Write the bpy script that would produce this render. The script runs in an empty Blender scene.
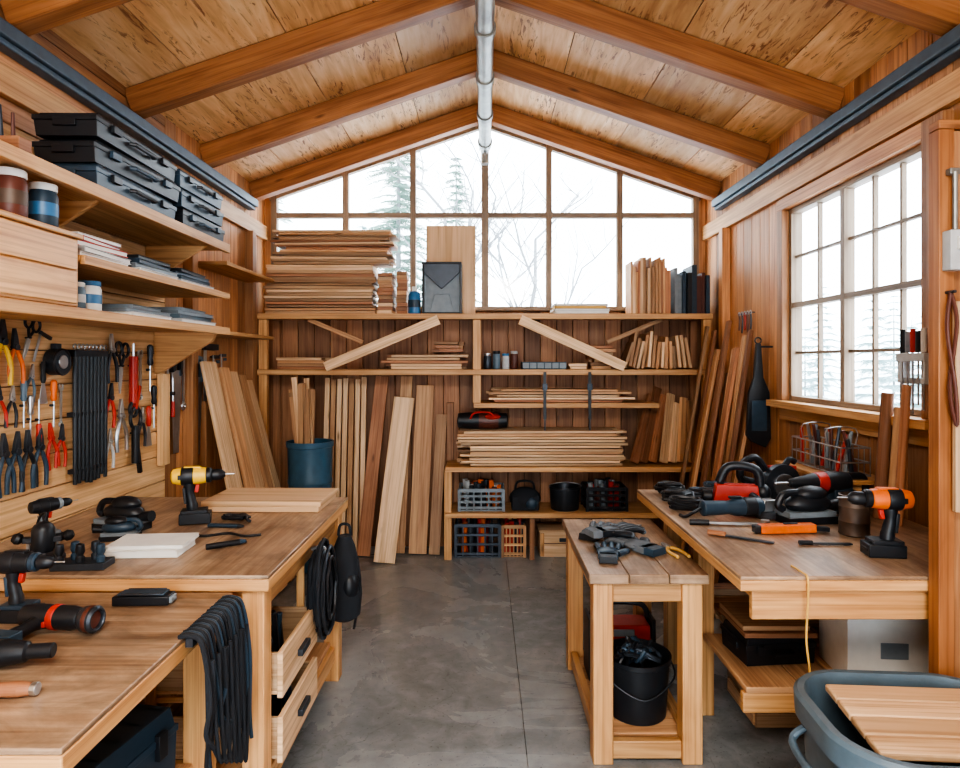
import bpy, math, random
from mathutils import Matrix, Vector
R=random.Random(11)
def rnd(a,b): return R.uniform(a,b)
# ---------------------------------------------------------------- materials
def nt(name):
    m=bpy.data.materials.new(name); m.use_nodes=True
    n=m.node_tree.nodes; l=m.node_tree.links
    return m,n,l,n['Principled BSDF']
def mapn(n,l,src,sc):
    mp=n.new('ShaderNodeMapping'); mp.inputs['Scale'].default_value=sc; l.new(src,mp.inputs['Vector']); return mp.outputs[0]
def noise(n,l,vec,scale=1,detail=5,dist=0,rough=.55):
    t=n.new('ShaderNodeTexNoise'); t.inputs['Scale'].default_value=scale; t.inputs['Detail'].default_value=detail
    t.inputs['Distortion'].default_value=dist; t.inputs['Roughness'].default_value=rough; l.new(vec,t.inputs['Vector']); return t.outputs['Fac']
def ramp(n,l,src,stops):
    r=n.new('ShaderNodeValToRGB'); e=r.color_ramp.elements
    while len(e)<len(stops): e.new(.5)
    for i,(p,c) in enumerate(stops):
        e[i].position=p; e[i].color=(c if len(c)==4 else (*c,1)) if isinstance(c,tuple) else (c,c,c,1)
    l.new(src,r.inputs[0]); return r.outputs[0]
def mixc(n,l,f,a,b,mode='MIX'):
    m=n.new('ShaderNodeMixRGB'); m.blend_type=mode
    for i,v in enumerate((f,a,b)):
        if hasattr(v,'links'): l.new(v,m.inputs[i])
        elif isinstance(v,(int,float)): m.inputs[i].default_value=v if i==0 else (v,v,v,1)
        else: m.inputs[i].default_value=(*v,1)
    return m.outputs[0]
def tone(n,l,col,var):
    a=n.new('ShaderNodeAttribute'); a.attribute_name='tone'
    mr=n.new('ShaderNodeMapRange'); mr.inputs['To Min'].default_value=1-var; mr.inputs['To Max'].default_value=1+var*.7
    l.new(a.outputs['Fac'],mr.inputs[0])
    h=n.new('ShaderNodeHueSaturation'); l.new(mr.outputs[0],h.inputs['Value']); l.new(col,h.inputs['Color']); return h.outputs[0]
def bump(n,l,b,src,s,d=.002):
    bm=n.new('ShaderNodeBump'); bm.inputs['Strength'].default_value=s; bm.inputs['Distance'].default_value=d
    l.new(src,bm.inputs['Height']); l.new(bm.outputs[0],b.inputs['Normal'])
def wood(name,c1,c2,rough=.5,su=1.3,sv=26,var=.3,knot=True,blot=0):
    m,n,l,b=nt(name); uv=n.new('ShaderNodeUVMap').outputs[0]
    n1=noise(n,l,mapn(n,l,uv,(su,sv,1)),1,6,1.0); n2=noise(n,l,mapn(n,l,uv,(su*.7,sv*.22,1)),1,3,2.0)
    f=mixc(n,l,.5,n1,n2); col=ramp(n,l,f,[(.35,c1),(.63,c2)])
    st=noise(n,l,mapn(n,l,uv,(su*.8,sv*3.2,1)),1,4,.6); col=mixc(n,l,1.0,col,ramp(n,l,st,[(.36,(.76,.70,.64)),(.52,(1.0,1.0,1.0))]),'MULTIPLY')
    if knot:
        v=n.new('ShaderNodeTexVoronoi'); v.inputs['Scale'].default_value=1; l.new(mapn(n,l,uv,(1.7,6,1)),v.inputs['Vector'])
        k=ramp(n,l,v.outputs['Distance'],[(.02,.9),(.09,0.0)])
        col=mixc(n,l,k,col,tuple(x*.36 for x in c1))
    if blot:
        nb=noise(n,l,mapn(n,l,uv,(3.2,5.2,1)),1,7,.8,.7); col=mixc(n,l,1.0,col,ramp(n,l,nb,[(.36,(1-blot,1-blot,1-blot)),(.6,(1.0,1.0,1.0))]),'MULTIPLY')
    col=tone(n,l,col,var); l.new(col,b.inputs['Base Color']); b.inputs['Roughness'].default_value=rough
    bump(n,l,b,n1,.35); return m
def plain(name,c,rough=.5,metal=0,var=.12,sc=18):
    m,n,l,b=nt(name); tc=n.new('ShaderNodeTexCoord').outputs['Object']
    f=noise(n,l,tc,sc,4); col=ramp(n,l,f,[(.3,tuple(x*(1-var) for x in c)),(.7,tuple(min(1,x*(1+var)) for x in c))])
    col=tone(n,l,col,var); l.new(col,b.inputs['Base Color']); b.inputs['Roughness'].default_value=rough; b.inputs['Metallic'].default_value=metal
    return m
W_raf=wood('rafter_wood',(.24,.088,.031),(.46,.205,.082),.5,var=.15)
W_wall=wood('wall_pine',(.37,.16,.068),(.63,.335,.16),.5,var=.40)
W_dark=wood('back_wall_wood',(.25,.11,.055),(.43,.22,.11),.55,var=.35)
W_peg=wood('pale_board_wall',(.60,.36,.17),(.83,.56,.31),.5,var=.14)
W_bench=wood('bench_frame_pine',(.51,.255,.10),(.76,.45,.205),.42,var=.22)
W_top=wood('worn_bench_ply',(.31,.19,.115),(.56,.395,.265),.36,su=1.6,sv=18,var=.12,knot=False,blot=.5)
W_lite=wood('light_lumber',(.57,.365,.20),(.83,.60,.385),.55,var=.32)
W_mid=wood('mid_lumber',(.42,.22,.11),(.67,.41,.22),.55,var=.45)
W_red=wood('red_lumber',(.30,.125,.06),(.50,.245,.13),.55,var=.40)
W_card=wood('cardboard_brown',(.38,.23,.13),(.52,.34,.20),.7,var=.38,knot=False)
W_shelf=wood('shelf_pine',(.49,.25,.10),(.74,.44,.205),.5,var=.17)
W_frame=wood('window_frame_wood',(.22,.165,.12),(.35,.27,.20),.5,var=.12,knot=False)
W_ply=wood('plywood_sheet',(.57,.37,.205),(.75,.52,.325),.5,su=.8,sv=9,var=.1,knot=False)
BLACK=plain('black_plastic',(.014,.017,.022),.42); DK=plain('dark_steel',(.055,.065,.08),.4,.6); NAVY=plain('navy_plastic',(.028,.055,.085),.42)
STEEL=plain('brushed_steel',(.50,.52,.54),.3,.9); GREY=plain('grey_plastic',(.20,.24,.27),.5); LGREY=plain('light_grey',(.50,.52,.53),.55)
WHITE=plain('white_card',(.76,.76,.73),.6,var=.05); REDP=plain('red_plastic',(.50,.04,.025),.4); ORANGE=plain('orange_plastic',(.78,.17,.03),.4)
YEL=plain('yellow_plastic',(.82,.52,.05),.4); BLUE=plain('blue_paint',(.05,.18,.36),.4); TEAL=plain('slate_bin',(.11,.165,.21),.45); BARREL=plain('blue_barrel',(.045,.13,.21),.4)
BROWN=plain('brown_label',(.12,.04,.028),.4); EAVE=plain('slate_metal',(.085,.12,.155),.45,.2); TAPE=plain('tan_cord',(.72,.44,.12),.6)
GALV=plain('galvanised',(.30,.30,.28),.40,.5,.35,6); CLOTH=plain('black_cloth',(.020,.024,.031),.85); GLOVE=plain('grey_knit',(.13,.15,.17),.9)
RUST=plain('tin_rust',(.12,.085,.065),.5,.4); SHADOW=plain('backing',(.06,.03,.015),.9); BARK=plain('grey_bark',(.22,.23,.24),.9)
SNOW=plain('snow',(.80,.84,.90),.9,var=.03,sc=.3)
PINE=plain('hazed_needles',(.24,.35,.30),.9,var=.15,sc=.6); PINE2=plain('misty_needles',(.38,.50,.50),.9,var=.08,sc=.3)  # needle greens paled so the outdoor haze is in their colour
def osb():
    m,n,l,b=nt('ceiling_board'); uv=n.new('ShaderNodeUVMap').outputs[0]
    n1=noise(n,l,mapn(n,l,uv,(2.2,20,1)),1,6,.8); n2=noise(n,l,mapn(n,l,uv,(1.2,2.5,1)),1,3,1)
    col=ramp(n,l,mixc(n,l,.45,n1,n2),[(.34,(.52,.265,.105)),(.5,(.73,.43,.20)),(.66,(.88,.60,.34))])
    n3=noise(n,l,mapn(n,l,uv,(4.5,26,1)),1,5,2.2,.65); k=ramp(n,l,n3,[(.55,0.0),(.62,.95)])
    n4=noise(n,l,mapn(n,l,uv,(1.8,4.2,1)),1,3,0); k2=ramp(n,l,n4,[(.40,.0),(.56,1.0)])
    kk=mixc(n,l,1.0,k,k2,'MULTIPLY')
    col=mixc(n,l,kk,col,(.25,.09,.03)); col=tone(n,l,col,.22)
    l.new(col,b.inputs['Base Color']); b.inputs['Roughness'].default_value=.5; bump(n,l,b,n1,.3); return m
W_ceil=osb()
def conc():
    m,n,l,b=nt('concrete'); tc=n.new('ShaderNodeTexCoord').outputs['Object']
    n1=noise(n,l,tc,.9,7,1.0,.62); n2=noise(n,l,tc,9,7,.5,.65); f=mixc(n,l,.45,n1,n2)
    col=ramp(n,l,f,[(.32,(.15,.168,.18)),(.45,(.22,.24,.25)),(.56,(.30,.32,.33)),(.70,(.40,.415,.42))])
    n3=noise(n,l,tc,60,3); k=ramp(n,l,n3,[(.62,0.0),(.72,.8)]); col=mixc(n,l,k,col,(.10,.11,.115))
    v=n.new('ShaderNodeTexVoronoi'); v.feature='DISTANCE_TO_EDGE'; v.inputs['Scale'].default_value=.55
    wv=n.new('ShaderNodeVectorMath'); wv.operation='ADD'; nn=n.new('ShaderNodeTexNoise'); nn.inputs['Scale'].default_value=2.5; nn.inputs['Detail'].default_value=5; l.new(tc,nn.inputs['Vector']); l.new(tc,wv.inputs[0]); l.new(nn.outputs['Color'],wv.inputs[1]); l.new(wv.outputs[0],v.inputs['Vector'])
    cr=ramp(n,l,v.outputs['Distance'],[(.0,.4),(.003,0.0)]); col=mixc(n,l,cr,col,(.10,.11,.12))
    l.new(col,b.inputs['Base Color']); l.new(ramp(n,l,n1,[(.35,.16),(.65,.36)]),b.inputs['Roughness']); bump(n,l,b,n2,.15); return m
CONC=conc()
def glassm():
    m=bpy.data.materials.new('window_glass'); m.use_nodes=True; n=m.node_tree.nodes; l=m.node_tree.links; n.clear()
    o=n.new('ShaderNodeOutputMaterial'); t=n.new('ShaderNodeBsdfTransparent'); g=n.new('ShaderNodeBsdfGlossy'); g.inputs['Roughness'].default_value=.05
    x=n.new('ShaderNodeMixShader'); x.inputs[0].default_value=.05; l.new(t.outputs[0],x.inputs[1]); l.new(g.outputs[0],x.inputs[2]); l.new(x.outputs[0],o.inputs[0]); return m
GLASS=glassm()
# ---------------------------------------------------------------- builder
I4=Matrix.Identity(4)
def T(x,y,z): return Matrix.Translation((x,y,z))
def RX(a): return Matrix.Rotation(math.radians(a),4,'X')
def RY(a): return Matrix.Rotation(math.radians(a),4,'Y')
def RZ(a): return Matrix.Rotation(math.radians(a),4,'Z')
def SC(s): return Matrix.Scale(s,4)
def basis(o,x,y,z): return Matrix(((x[0],y[0],z[0],o[0]),(x[1],y[1],z[1],o[1]),(x[2],y[2],z[2],o[2]),(0,0,0,1)))
def WL(y,z,x=-1.897): return basis((x,y,z),(0,1,0),(0,0,1),(1,0,0))
def WR(y,z,x=1.897): return basis((x,y,z),(0,-1,0),(0,0,1),(-1,0,0))
def WF(x,y,z): return basis((x,y,z),(1,0,0),(0,0,1),(0,-1,0))
class B:
    def __init__(s,name): s.n=name; s.V=[];s.F=[];s.MI=[];s.UV=[];s.TN=[];s.mats=[];s.M=I4
    def add(s,vs,fs,mat,uvs,tn=None):
        o=len(s.V); s.V+=[tuple(s.M@Vector(v)) for v in vs]
        if mat not in s.mats: s.mats.append(mat)
        mi=s.mats.index(mat); tn=rnd(0,1) if tn is None else tn
        du,dv=rnd(0,20),rnd(0,20)
        for f,uv in zip(fs,uvs):
            s.F.append([o+i for i in f]); s.MI.append(mi); s.UV.append([(u+du,v+dv) for u,v in uv]); s.TN.append(tn)
    def box(s,c,d,mat,m=None,tp=(1,1),tn=None):
        hx,hy,hz=d[0]/2,d[1]/2,d[2]/2
        L=[(-hx,-hy,-hz),(hx,-hy,-hz),(hx,hy,-hz),(-hx,hy,-hz),(-hx*tp[0],-hy*tp[1],hz),(hx*tp[0],-hy*tp[1],hz),(hx*tp[0],hy*tp[1],hz),(-hx*tp[0],hy*tp[1],hz)]
        F=[(0,3,2,1),(4,5,6,7),(0,1,5,4),(1,2,6,5),(2,3,7,6),(3,0,4,7)]; N=[2,2,1,0,1,0]
        A=max(range(3),key=lambda i:d[i]); uv=[]
        for f,nn in zip(F,N):
            ax=[i for i in range(3) if i!=nn]
            if nn!=A: ax=[A,[i for i in ax if i!=A][0]]
            uv.append([(L[i][ax[0]],L[i][ax[1]]) for i in f])
        mm=T(*c)@(m or I4); s.add([tuple(mm@Vector(v)) for v in L],F,mat,uv,tn)
    def b2(s,x0,x1,y0,y1,z0,z1,mat,tn=None): s.box(((x0+x1)/2,(y0+y1)/2,(z0+z1)/2),(abs(x1-x0),abs(y1-y0),abs(z1-z0)),mat,tn=tn)
    def beam(s,p1,p2,w,h,mat,ref=(0,0,1),tn=None):
        p1,p2=Vector(p1),Vector(p2); x=(p2-p1); L=x.length; x.normalize(); r=Vector(ref)
        y=r.cross(x); y.normalize(); z=x.cross(y); c=(p1+p2)/2
        s_M=s.M; s.M=s.M@basis(c,x,y,z); s.box((0,0,0),(L,w,h),mat,tn=tn); s.M=s_M
    def lathe(s,prof,mat,m=None,n=20,tn=None,sy=1):
        m=m or I4; vs=[];fs=[];uv=[]
        for r,z in prof:
            for k in range(n):
                a=2*math.pi*k/n; vs.append(tuple(m@Vector((max(r,1e-5)*math.cos(a),max(r,1e-5)*math.sin(a)*sy,z))))
        for i in range(len(prof)-1):
            for k in range(n):
                k2=(k+1)%n; fs.append((i*n+k,i*n+k2,(i+1)*n+k2,(i+1)*n+k))
                z0,z1=prof[i][1],prof[i+1][1]; rr=max(prof[i][0],.01)*6.28/n; uv.append([(z0,k*rr),(z0,k*rr+rr),(z1,k*rr+rr),(z1,k*rr)])
        if prof[0][0]>1e-4: fs.append(tuple(reversed(range(n)))); uv.append([(vs[i][0],vs[i][1]) for i in reversed(range(n))])
        if prof[-1][0]>1e-4:
            o=(len(prof)-1)*n; fs.append(tuple(o+i for i in range(n))); uv.append([(vs[o+i][0],vs[o+i][1]) for i in range(n)])
        s.add(vs,fs,mat,uv,tn)
    def cyl(s,p1,p2,r1,mat,r2=None,n=16,tn=None):
        p1,p2=Vector(p1),Vector(p2); d=p2-p1; q=d.to_track_quat('Z','Y').to_matrix().to_4x4()
        s.lathe([(r1,0),(r1 if r2 is None else r2,d.length)],mat,Matrix.Translation(p1)@q,n,tn)
    def ell(s,c,r,mat,m=None,n=14,tn=None):
        mm=T(*c)@(m or I4)@Matrix.Diagonal((r[0],r[1],r[2],1)); k=8
        s.lathe([(math.sin(math.pi*i/k),-math.cos(math.pi*i/k)) for i in range(k+1)],mat,mm,n,tn)
    def tube(s,pts,r,mat,n=8,sm=0,tn=None,closed=False):
        P=[Vector(p) for p in pts]
        if sm:
            Q=[]
            for i in range(len(P)-1):
                a=P[max(i-1,0)];b=P[i];c=P[i+1];d=P[min(i+2,len(P)-1)]
                for k in range(sm):
                    t=k/sm; Q.append(.5*((2*b)+(c-a)*t+(2*a-5*b+4*c-d)*t*t+(3*b-a-3*c+d)*t**3))
            Q.append(P[-1]); P=Q
        vs=[];fs=[];uv=[]; up=Vector((.13,.27,.95)); N=len(P)
        for i,p in enumerate(P):
            t=(P[min(i+1,N-1)]-P[max(i-1,0)]); t=t.normalized() if t.length>1e-9 else Vector((0,0,1))
            y=up-t*up.dot(t)
            if y.length<1e-3: y=Vector((1,0,0))-t*t.x
            y.normalize(); up=y; x=y.cross(t); rr=r[min(i*len(r)//N,len(r)-1)] if isinstance(r,(list,tuple)) else r
            for k in range(n):
                a=2*math.pi*k/n; vs.append(tuple(p+(x*math.cos(a)+y*math.sin(a))*rr))
        for i in range(N-1):
            for k in range(n):
                k2=(k+1)%n; fs.append((i*n+k,i*n+k2,(i+1)*n+k2,(i+1)*n+k)); uv.append([(i*.02,k*.01),(i*.02,k*.01+.01),(i*.02+.02,k*.01+.01),(i*.02+.02,k*.01)])
        fs.append(tuple(reversed(range(n)))); uv.append([(0,0)]*n); fs.append(tuple((N-1)*n+i for i in range(n))); uv.append([(0,0)]*n)
        s.add(vs,fs,mat,uv,tn)
    def ring(s,c,R0,r,mat,m=None,n=28,sy=1):
        m=m or I4; pts=[tuple(Vector(c)+(m.to_3x3()@Vector((R0*math.cos(2*math.pi*i/n),R0*sy*math.sin(2*math.pi*i/n),0)))) for i in range(n+1)]
        s.tube(pts,r,mat,8)
    def poly(s,pts,t,mat,m=None,tn=None,z0=0):
        m=m or I4; n=len(pts); vs=[tuple(m@Vector((x,y,z0))) for x,y in pts]+[tuple(m@Vector((x,y,z0+t))) for x,y in pts]
        fs=[tuple(reversed(range(n))),tuple(range(n,2*n))]; uv=[[pts[i] for i in reversed(range(n))],list(pts)]
        for i in range(n):
            j=(i+1)%n; fs.append((i,j,n+j,n+i)); uv.append([(pts[i][0],pts[i][1]),(pts[j][0],pts[j][1]),(pts[j][0],pts[j][1]+t),(pts[i][0],pts[i][1]+t)])
        s.add(vs,fs,mat,uv,tn)
    def finish(s,M=I4,bevel=.002,seg=2):
        me=bpy.data.meshes.new(s.n); me.from_pydata(s.V,[],s.F); me.update()
        for m in s.mats: me.materials.append(m)
        me.polygons.foreach_set('material_index',s.MI); me.polygons.foreach_set('use_smooth',[True]*len(s.F))
        u=me.uv_layers.new(name='UVMap'); flat=[]
        for f in s.UV:
            for a in f: flat+=[a[0],a[1]]
        u.data.foreach_set('uv',flat)
        at=me.attributes.new('tone','FLOAT','FACE'); at.data.foreach_set('value',s.TN)
        me.set_sharp_from_angle(angle=math.radians(35))
        ob=bpy.data.objects.new(s.n,me); bpy.context.scene.collection.objects.link(ob); ob.matrix_world=M
        if bevel:
            bm=ob.modifiers.new('bevel','BEVEL'); bm.width=bevel; bm.segments=seg; bm.limit_method='ANGLE'; bm.angle_limit=math.radians(50)
        return ob
# ================================================================ ROOM SHELL
PK,SL=3.71,.345
AN=math.degrees(math.atan(SL))
Y0,Y1=-1.6,5.55
b=B('floor')
xs=[-2.0,.17,2.0]
for i in range(2): b.b2(xs[i]+.0010,xs[i+1]-.0010,-1.7,5.65,-.1,0,CONC,.5)
b.b2(-2.0,2.0,-1.7,5.65,-.14,-.1,SHADOW); b.finish(bevel=.001)
def splitv(v0,v1,ops):
    iv=[(v0,v1)]
    for a,c in ops:
        o=[]
        for p,q in iv:
            if c<=p or a>=q: o.append((p,q)); continue
            if a>p: o.append((p,a))
            if c<q: o.append((c,q))
        iv=o
    return iv
WY0,WY1,WZ0,WZ1=2.72,4.00,1.36,2.55
b=B('wall_right'); y=Y0; w=.14
while y<5.58:
    e=min(y+w,5.6); segs=[(y,e)]
    for cut in (WY0,WY1):
        segs=[s for (p,q) in segs for s in ([(p,cut),(cut,q)] if p+.004<cut<q-.004 else [(p,q)])]
    for (p0,q0) in segs:
        ops=[(WZ0,WZ1)] if (p0>=WY0-.01 and q0<=WY1+.01) else []
        for p,q in splitv(0,3.06,ops): b.b2(1.9,1.93,p0+.002,q0-.002,p,q,W_wall)
    y+=w
for (a,c,p,q) in ((Y0,WY0,0,3.12),(WY1,5.6,0,3.12),(WY0,WY1,0,WZ0),(WY0,WY1,WZ1,3.12)): b.b2(1.93,1.98,a,c,p,q,SHADOW)
b.finish(bevel=.003)
b=B('wall_left'); z=0
while z<3.0:
    b.b2(-1.93,-1.9,Y0,3.80,z+.002,min(z+.15,3.06)-.002,W_peg if z<2.5 else W_wall); z+=.15
y=3.80
while y<5.58:
    b.b2(-1.93,-1.9,y+.002,min(y+.14,5.6)-.002,0,3.06,W_wall); y+=.14
b.b2(-1.98,-1.93,Y0,5.6,0,3.12,SHADOW); b.finish(bevel=.003)
b=B('wall_back'); x=-1.9
while x<1.89:
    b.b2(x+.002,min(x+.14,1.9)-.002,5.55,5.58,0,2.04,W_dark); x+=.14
b.b2(-1.93,1.93,5.58,5.63,0,2.04,SHADOW)
b.b2(-1.93,-1.84,5.52,5.62,2.04,3.05,W_wall); b.b2(1.84,1.93,5.52,5.62,2.04,3.05,W_wall)
b.finish(bevel=.003)
b=B('wall_front'); x=-1.9
while x<1.89:
    p=2.25 if -1.18<x<1.12 else 0  # unseen doorway behind the camera, narrowed to limit the daylight fill
    b.b2(x+.002,min(x+.14,1.9)-.002,-1.66,-1.62,p,3.05+.3*(1-abs(x+.07)/1.9),W_wall); x+=.14
b.finish(bevel=.003)
b=B('ceiling')
ca,sa=math.cos(math.radians(AN)),math.sin(math.radians(AN))
for sgn in (-1,1):
    for k in range(4):
        s0=k*.56; s1=min((k+1)*.56,2.16); sc=(s0+s1)/2
        for (ya,yb) in ((-1.7,1.05),(1.05,3.7),(3.7,5.7)):
            b.box((sgn*sc*ca,(ya+yb)/2,PK-sc*sa+.012),(s1-s0-.004,yb-ya-.004,.024),W_ceil,RY(sgn*AN))
    b.box((sgn*1.08*ca,2,PK-1.08*sa+.05),(2.2,7.4,.04),SHADOW,RY(sgn*AN))
b.finish(bevel=.002)
for yy in (5.20,4.31,3.43,2.55,1.67,.8,-.08,-.95):
    b=B('rafter')
    for sgn in (-1,1):
        hz=.075
        b.beam((0,yy,PK-hz-.004),(sgn*1.89,yy,PK-hz-.004-SL*1.89),.095,.14,W_raf)
    b.finish(bevel=.005)
b=B('ridge_duct'); zd=3.42
b.cyl((0,2.6,zd),(0,5.42,zd),.050,GALV,n=24)
for yy in (2.9,3.5,4.1,4.7,5.3): b.cyl((0,yy-.03,zd),(0,yy+.03,zd),.060,GALV,n=24); b.beam((0,yy,zd+.045),(0,yy,PK-.01),.012,.03,STEEL,ref=(0,1,0))
b.tube([(.0,5.40,zd-.015),(.0,5.44,zd-.05),(.0,5.44,zd-.14)],.035,GALV,12,4)
b.finish(bevel=.002)
for sgn,nm in ((-1,'trim_1'),(1,'trim_2')):
    b=B(nm); b.b2(sgn*1.82,sgn*1.899,Y0,5.14,2.84,2.90,EAVE,.5); b.b2(sgn*1.84,sgn*1.899,Y0,5.14,2.815,2.84,EAVE,.9); b.finish(bevel=.006)
for sgn,nm in ((-1,'trim_3'),(1,'trim_4')):
    b=B(nm); b.b2(sgn*1.865,sgn*1.899,Y0,5.5,2.64,2.76,W_shelf); b.finish(bevel=.004)
k=5
for sgn in (-1,1):
    for yy in ((4.02,5.06) if sgn<0 else (4.95,)):
        b=B('trim_%d'%k); k+=1; b.b2(sgn*1.835,sgn*1.899,yy,yy+.08,0,2.64 ,W_wall); b.finish(bevel=.004)  # these are upright wall posts, numbered on after the trim
def rl(x): return PK-.03-SL*abs(x)
b=B('window_1'); Fy0,Fy1=5.50,5.56
b.b2(-1.86,1.86,Fy0-.02,5.62,2.04,2.075,W_frame)
for x,w in ((-1.815,.05),(-1.2,.05),(-.62,.05),(0,.06),(.55,.05),(1.16,.05),(1.815,.05)):
    b.b2(x-w/2,x+w/2,Fy0,Fy1,2.075,rl(x)-.01,W_frame)
b.b2(-1.82,1.82,Fy0+.004,Fy1-.004,2.84,2.885,W_frame)
for sgn in (-1,1): b.beam((0,5.53,rl(0)-.03),(sgn*1.86,5.53,rl(1.86)-.03),.056,.05,W_frame)
b.poly([(-1.84,2.06),(1.84,2.06),(1.84,rl(1.84)),(0,rl(0)),(-1.84,rl(1.84))],.004,GLASS,WF(0,5.545,0))
b.finish(bevel=.003)
b=B('window_2')
c=.07
b.b2(1.855,1.899,WY0+.001,WY1+c,WZ1+.001,WZ1+c,W_wall); b.b2(1.853,1.899,WY0-c-.06,WY0,WZ0+.001,WZ1+c,W_wall); b.b2(1.855,1.899,WY1,WY1+c,WZ0+.001,WZ1,W_wall)
b.b2(1.80,1.99,WY0-c-.03,WY1+c+.03,WZ0-.04,WZ0,W_shelf); b.b2(1.87,1.899,WY0-c,WY1+c,WZ0-.12,WZ0-.041,W_shelf)
for a in (WY0,WY1-.03): b.b2(1.90,1.97,a,a+.03,WZ0,WZ1,W_frame)
for a in (WZ0,WZ1-.03): b.b2(1.901,1.969,WY0+.03,WY1-.03,a,a+.03,W_frame)
ym=3.41; b.b2(1.902,1.96,ym-.02,ym+.02,WZ0+.03,WZ1-.03,W_frame)
for (a,d_,nc) in ((WY0+.03,ym-.02,3),(ym+.02,WY1-.03,2)):
    for t in range(1,nc):
        yy=a+(d_-a)*t/nc; b.b2(1.925,1.95,yy-.008,yy+.008,WZ0+.03,WZ1-.03,W_frame)
    for k in (1,3): 
        zz=WZ0+(WZ1-WZ0)*k/4; b.b2(1.926,1.951,a,d_,zz-.008,zz+.008,W_frame)
b.b2(1.904,1.958,WY0+.03,WY1-.03,1.935,1.965,W_frame)
b.b2(1.935,1.938,WY0,WY1,WZ0,WZ1,GLASS); b.finish(bevel=.002)
b=B('wall_partition')
for k in range(3): b.b2(1.492+k*.134+.002,1.492+(k+1)*.134-.002,2.045,2.072,0,2.34,W_wall)
b.b2(1.44,1.49,2.03,2.08,0,2.34,W_raf); b.b2(1.44,1.895,2.03,2.08,2.341,2.37,W_raf); b.finish(bevel=.003)
# ================================================================ OUTSIDE
b=B('snow_ground'); b.b2(-60,60,5.8,90,-.5,-.3,SNOW); b.b2(2.1,60,-20,5.8,-.5,-.3,SNOW); b.finish(bevel=0)
def pine(x,y,h,rad,mat,seed,dens=1):
    q=random.Random(seed); b=B('pine_tree'); b.cyl((0,0,0),(0,0,h*.98),h*.012,BARK,.01,n=8); nl=int(h*4.2*dens)
    vs=[];fs=[]
    for i in range(nl):
        t=.10+.9*i/nl; z=h*t; L=rad*(1-t)**.8*q.uniform(.75,1.1)+.08
        for k in range(8):
            a=q.uniform(0,6.28); dx,dy=math.cos(a),math.sin(a); dr=-.28*L
            nb=int(8+L*7)
            for j in range(nb):
                s=(j+1)/nb; p=Vector((dx*L*s,dy*L*s,z+dr*s*s+.06*L*s)); 
                for sd in (-1,1):
                    tl=.34*L*(1.05-s)+.07; e=p+Vector((dx*.5-dy*sd*.8,dy*.5+dx*sd*.8,q.uniform(-.45,.1)))*tl
                    o=len(vs); ww=.020+.008*L; vs+=[tuple(p),tuple(p+Vector((dx,dy,.0))*ww),tuple(e),tuple(p+Vector((0,0,-ww)))]; fs+=[(o,o+1,o+2),(o,o+2,o+3)]
    b.add(vs,fs,mat,[[(0,0)]*3 for _ in fs],.5); b.finish(T(x,y,-.32),bevel=0)
def bare(x,y,h,seed):
    q=random.Random(seed); b=B('bare_birch_tree')
    def br(p,d,L,r,k):
        pts=[p]; dd=Vector(d)
        for i in range(4): dd=(dd+Vector((q.uniform(-.18,.18),q.uniform(-.18,.18),.06))).normalized(); pts.append(pts[-1]+dd*L/4)
        b.tube(pts,[r,r*.85,r*.7,r*.55],BARK,5)
        if k<=0: return
        for i in range(6 if k>1 else 5):
            a=q.uniform(0,6.28); o=pts[1+i%4]; nd=(dd*.65+Vector((math.cos(a),math.sin(a),q.uniform(-.1,.5)))*.8).normalized(); br(o,nd,L*q.uniform(.42,.62),r*.5,k-1)
    br(Vector((0,0,0)),Vector((0,0,1)),h*.7,h*.009,3)
    b.finish(T(x,y,-.32),bevel=0)
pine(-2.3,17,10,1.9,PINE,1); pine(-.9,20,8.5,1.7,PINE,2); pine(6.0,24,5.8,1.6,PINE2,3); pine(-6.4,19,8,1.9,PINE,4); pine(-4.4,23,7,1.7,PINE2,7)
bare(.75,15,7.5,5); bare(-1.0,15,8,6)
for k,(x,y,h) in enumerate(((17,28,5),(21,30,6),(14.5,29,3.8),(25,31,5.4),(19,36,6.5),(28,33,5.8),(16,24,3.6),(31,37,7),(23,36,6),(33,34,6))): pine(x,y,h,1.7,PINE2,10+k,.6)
# ================================================================ SHELVES (left)
b=B('shelf_board')
b.b2(-1.88,-1.516,1.1,3.74,2.25,2.285,W_shelf); b.b2(-1.515,-1.49,1.1,3.745,2.235,2.285,W_shelf)
for y in (1.6,2.6,3.6): b.poly([(0,0),(.34,0),(0,-.22)],.025,W_shelf,WF(-1.898,y,2.25))
b.finish(bevel=.003)
b=B('shelf_board'); b.b2(-1.898,-1.511,2.385,3.74,1.975,2.0,W_shelf); b.b2(-1.51,-1.49,2.385,3.74,1.965,2.0,W_shelf); b.finish(bevel=.003)
b=B('shelf_board'); b.b2(-1.898,-1.516,1.1,3.74,1.77,1.80,W_shelf); b.b2(-1.515,-1.49,1.1,3.745,1.757,1.80,W_shelf)
for y in (2.0,3.70): b.poly([(0,0),(.36,0),(.33,-.05),(.06,-.22),(0,-.24)],.03,W_shelf,WF(-1.898,y,1.77))
b.b2(-1.898,-1.86,3.70,3.78,1.0,1.53,W_peg)
b.finish(bevel=.003)
b=B('shelf_board')
for z in (2.25,1.80): b.b2(-1.898,-1.66,4.12,5.04,z-.025,z,W_shelf)
b.finish(bevel=.003)
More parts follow.
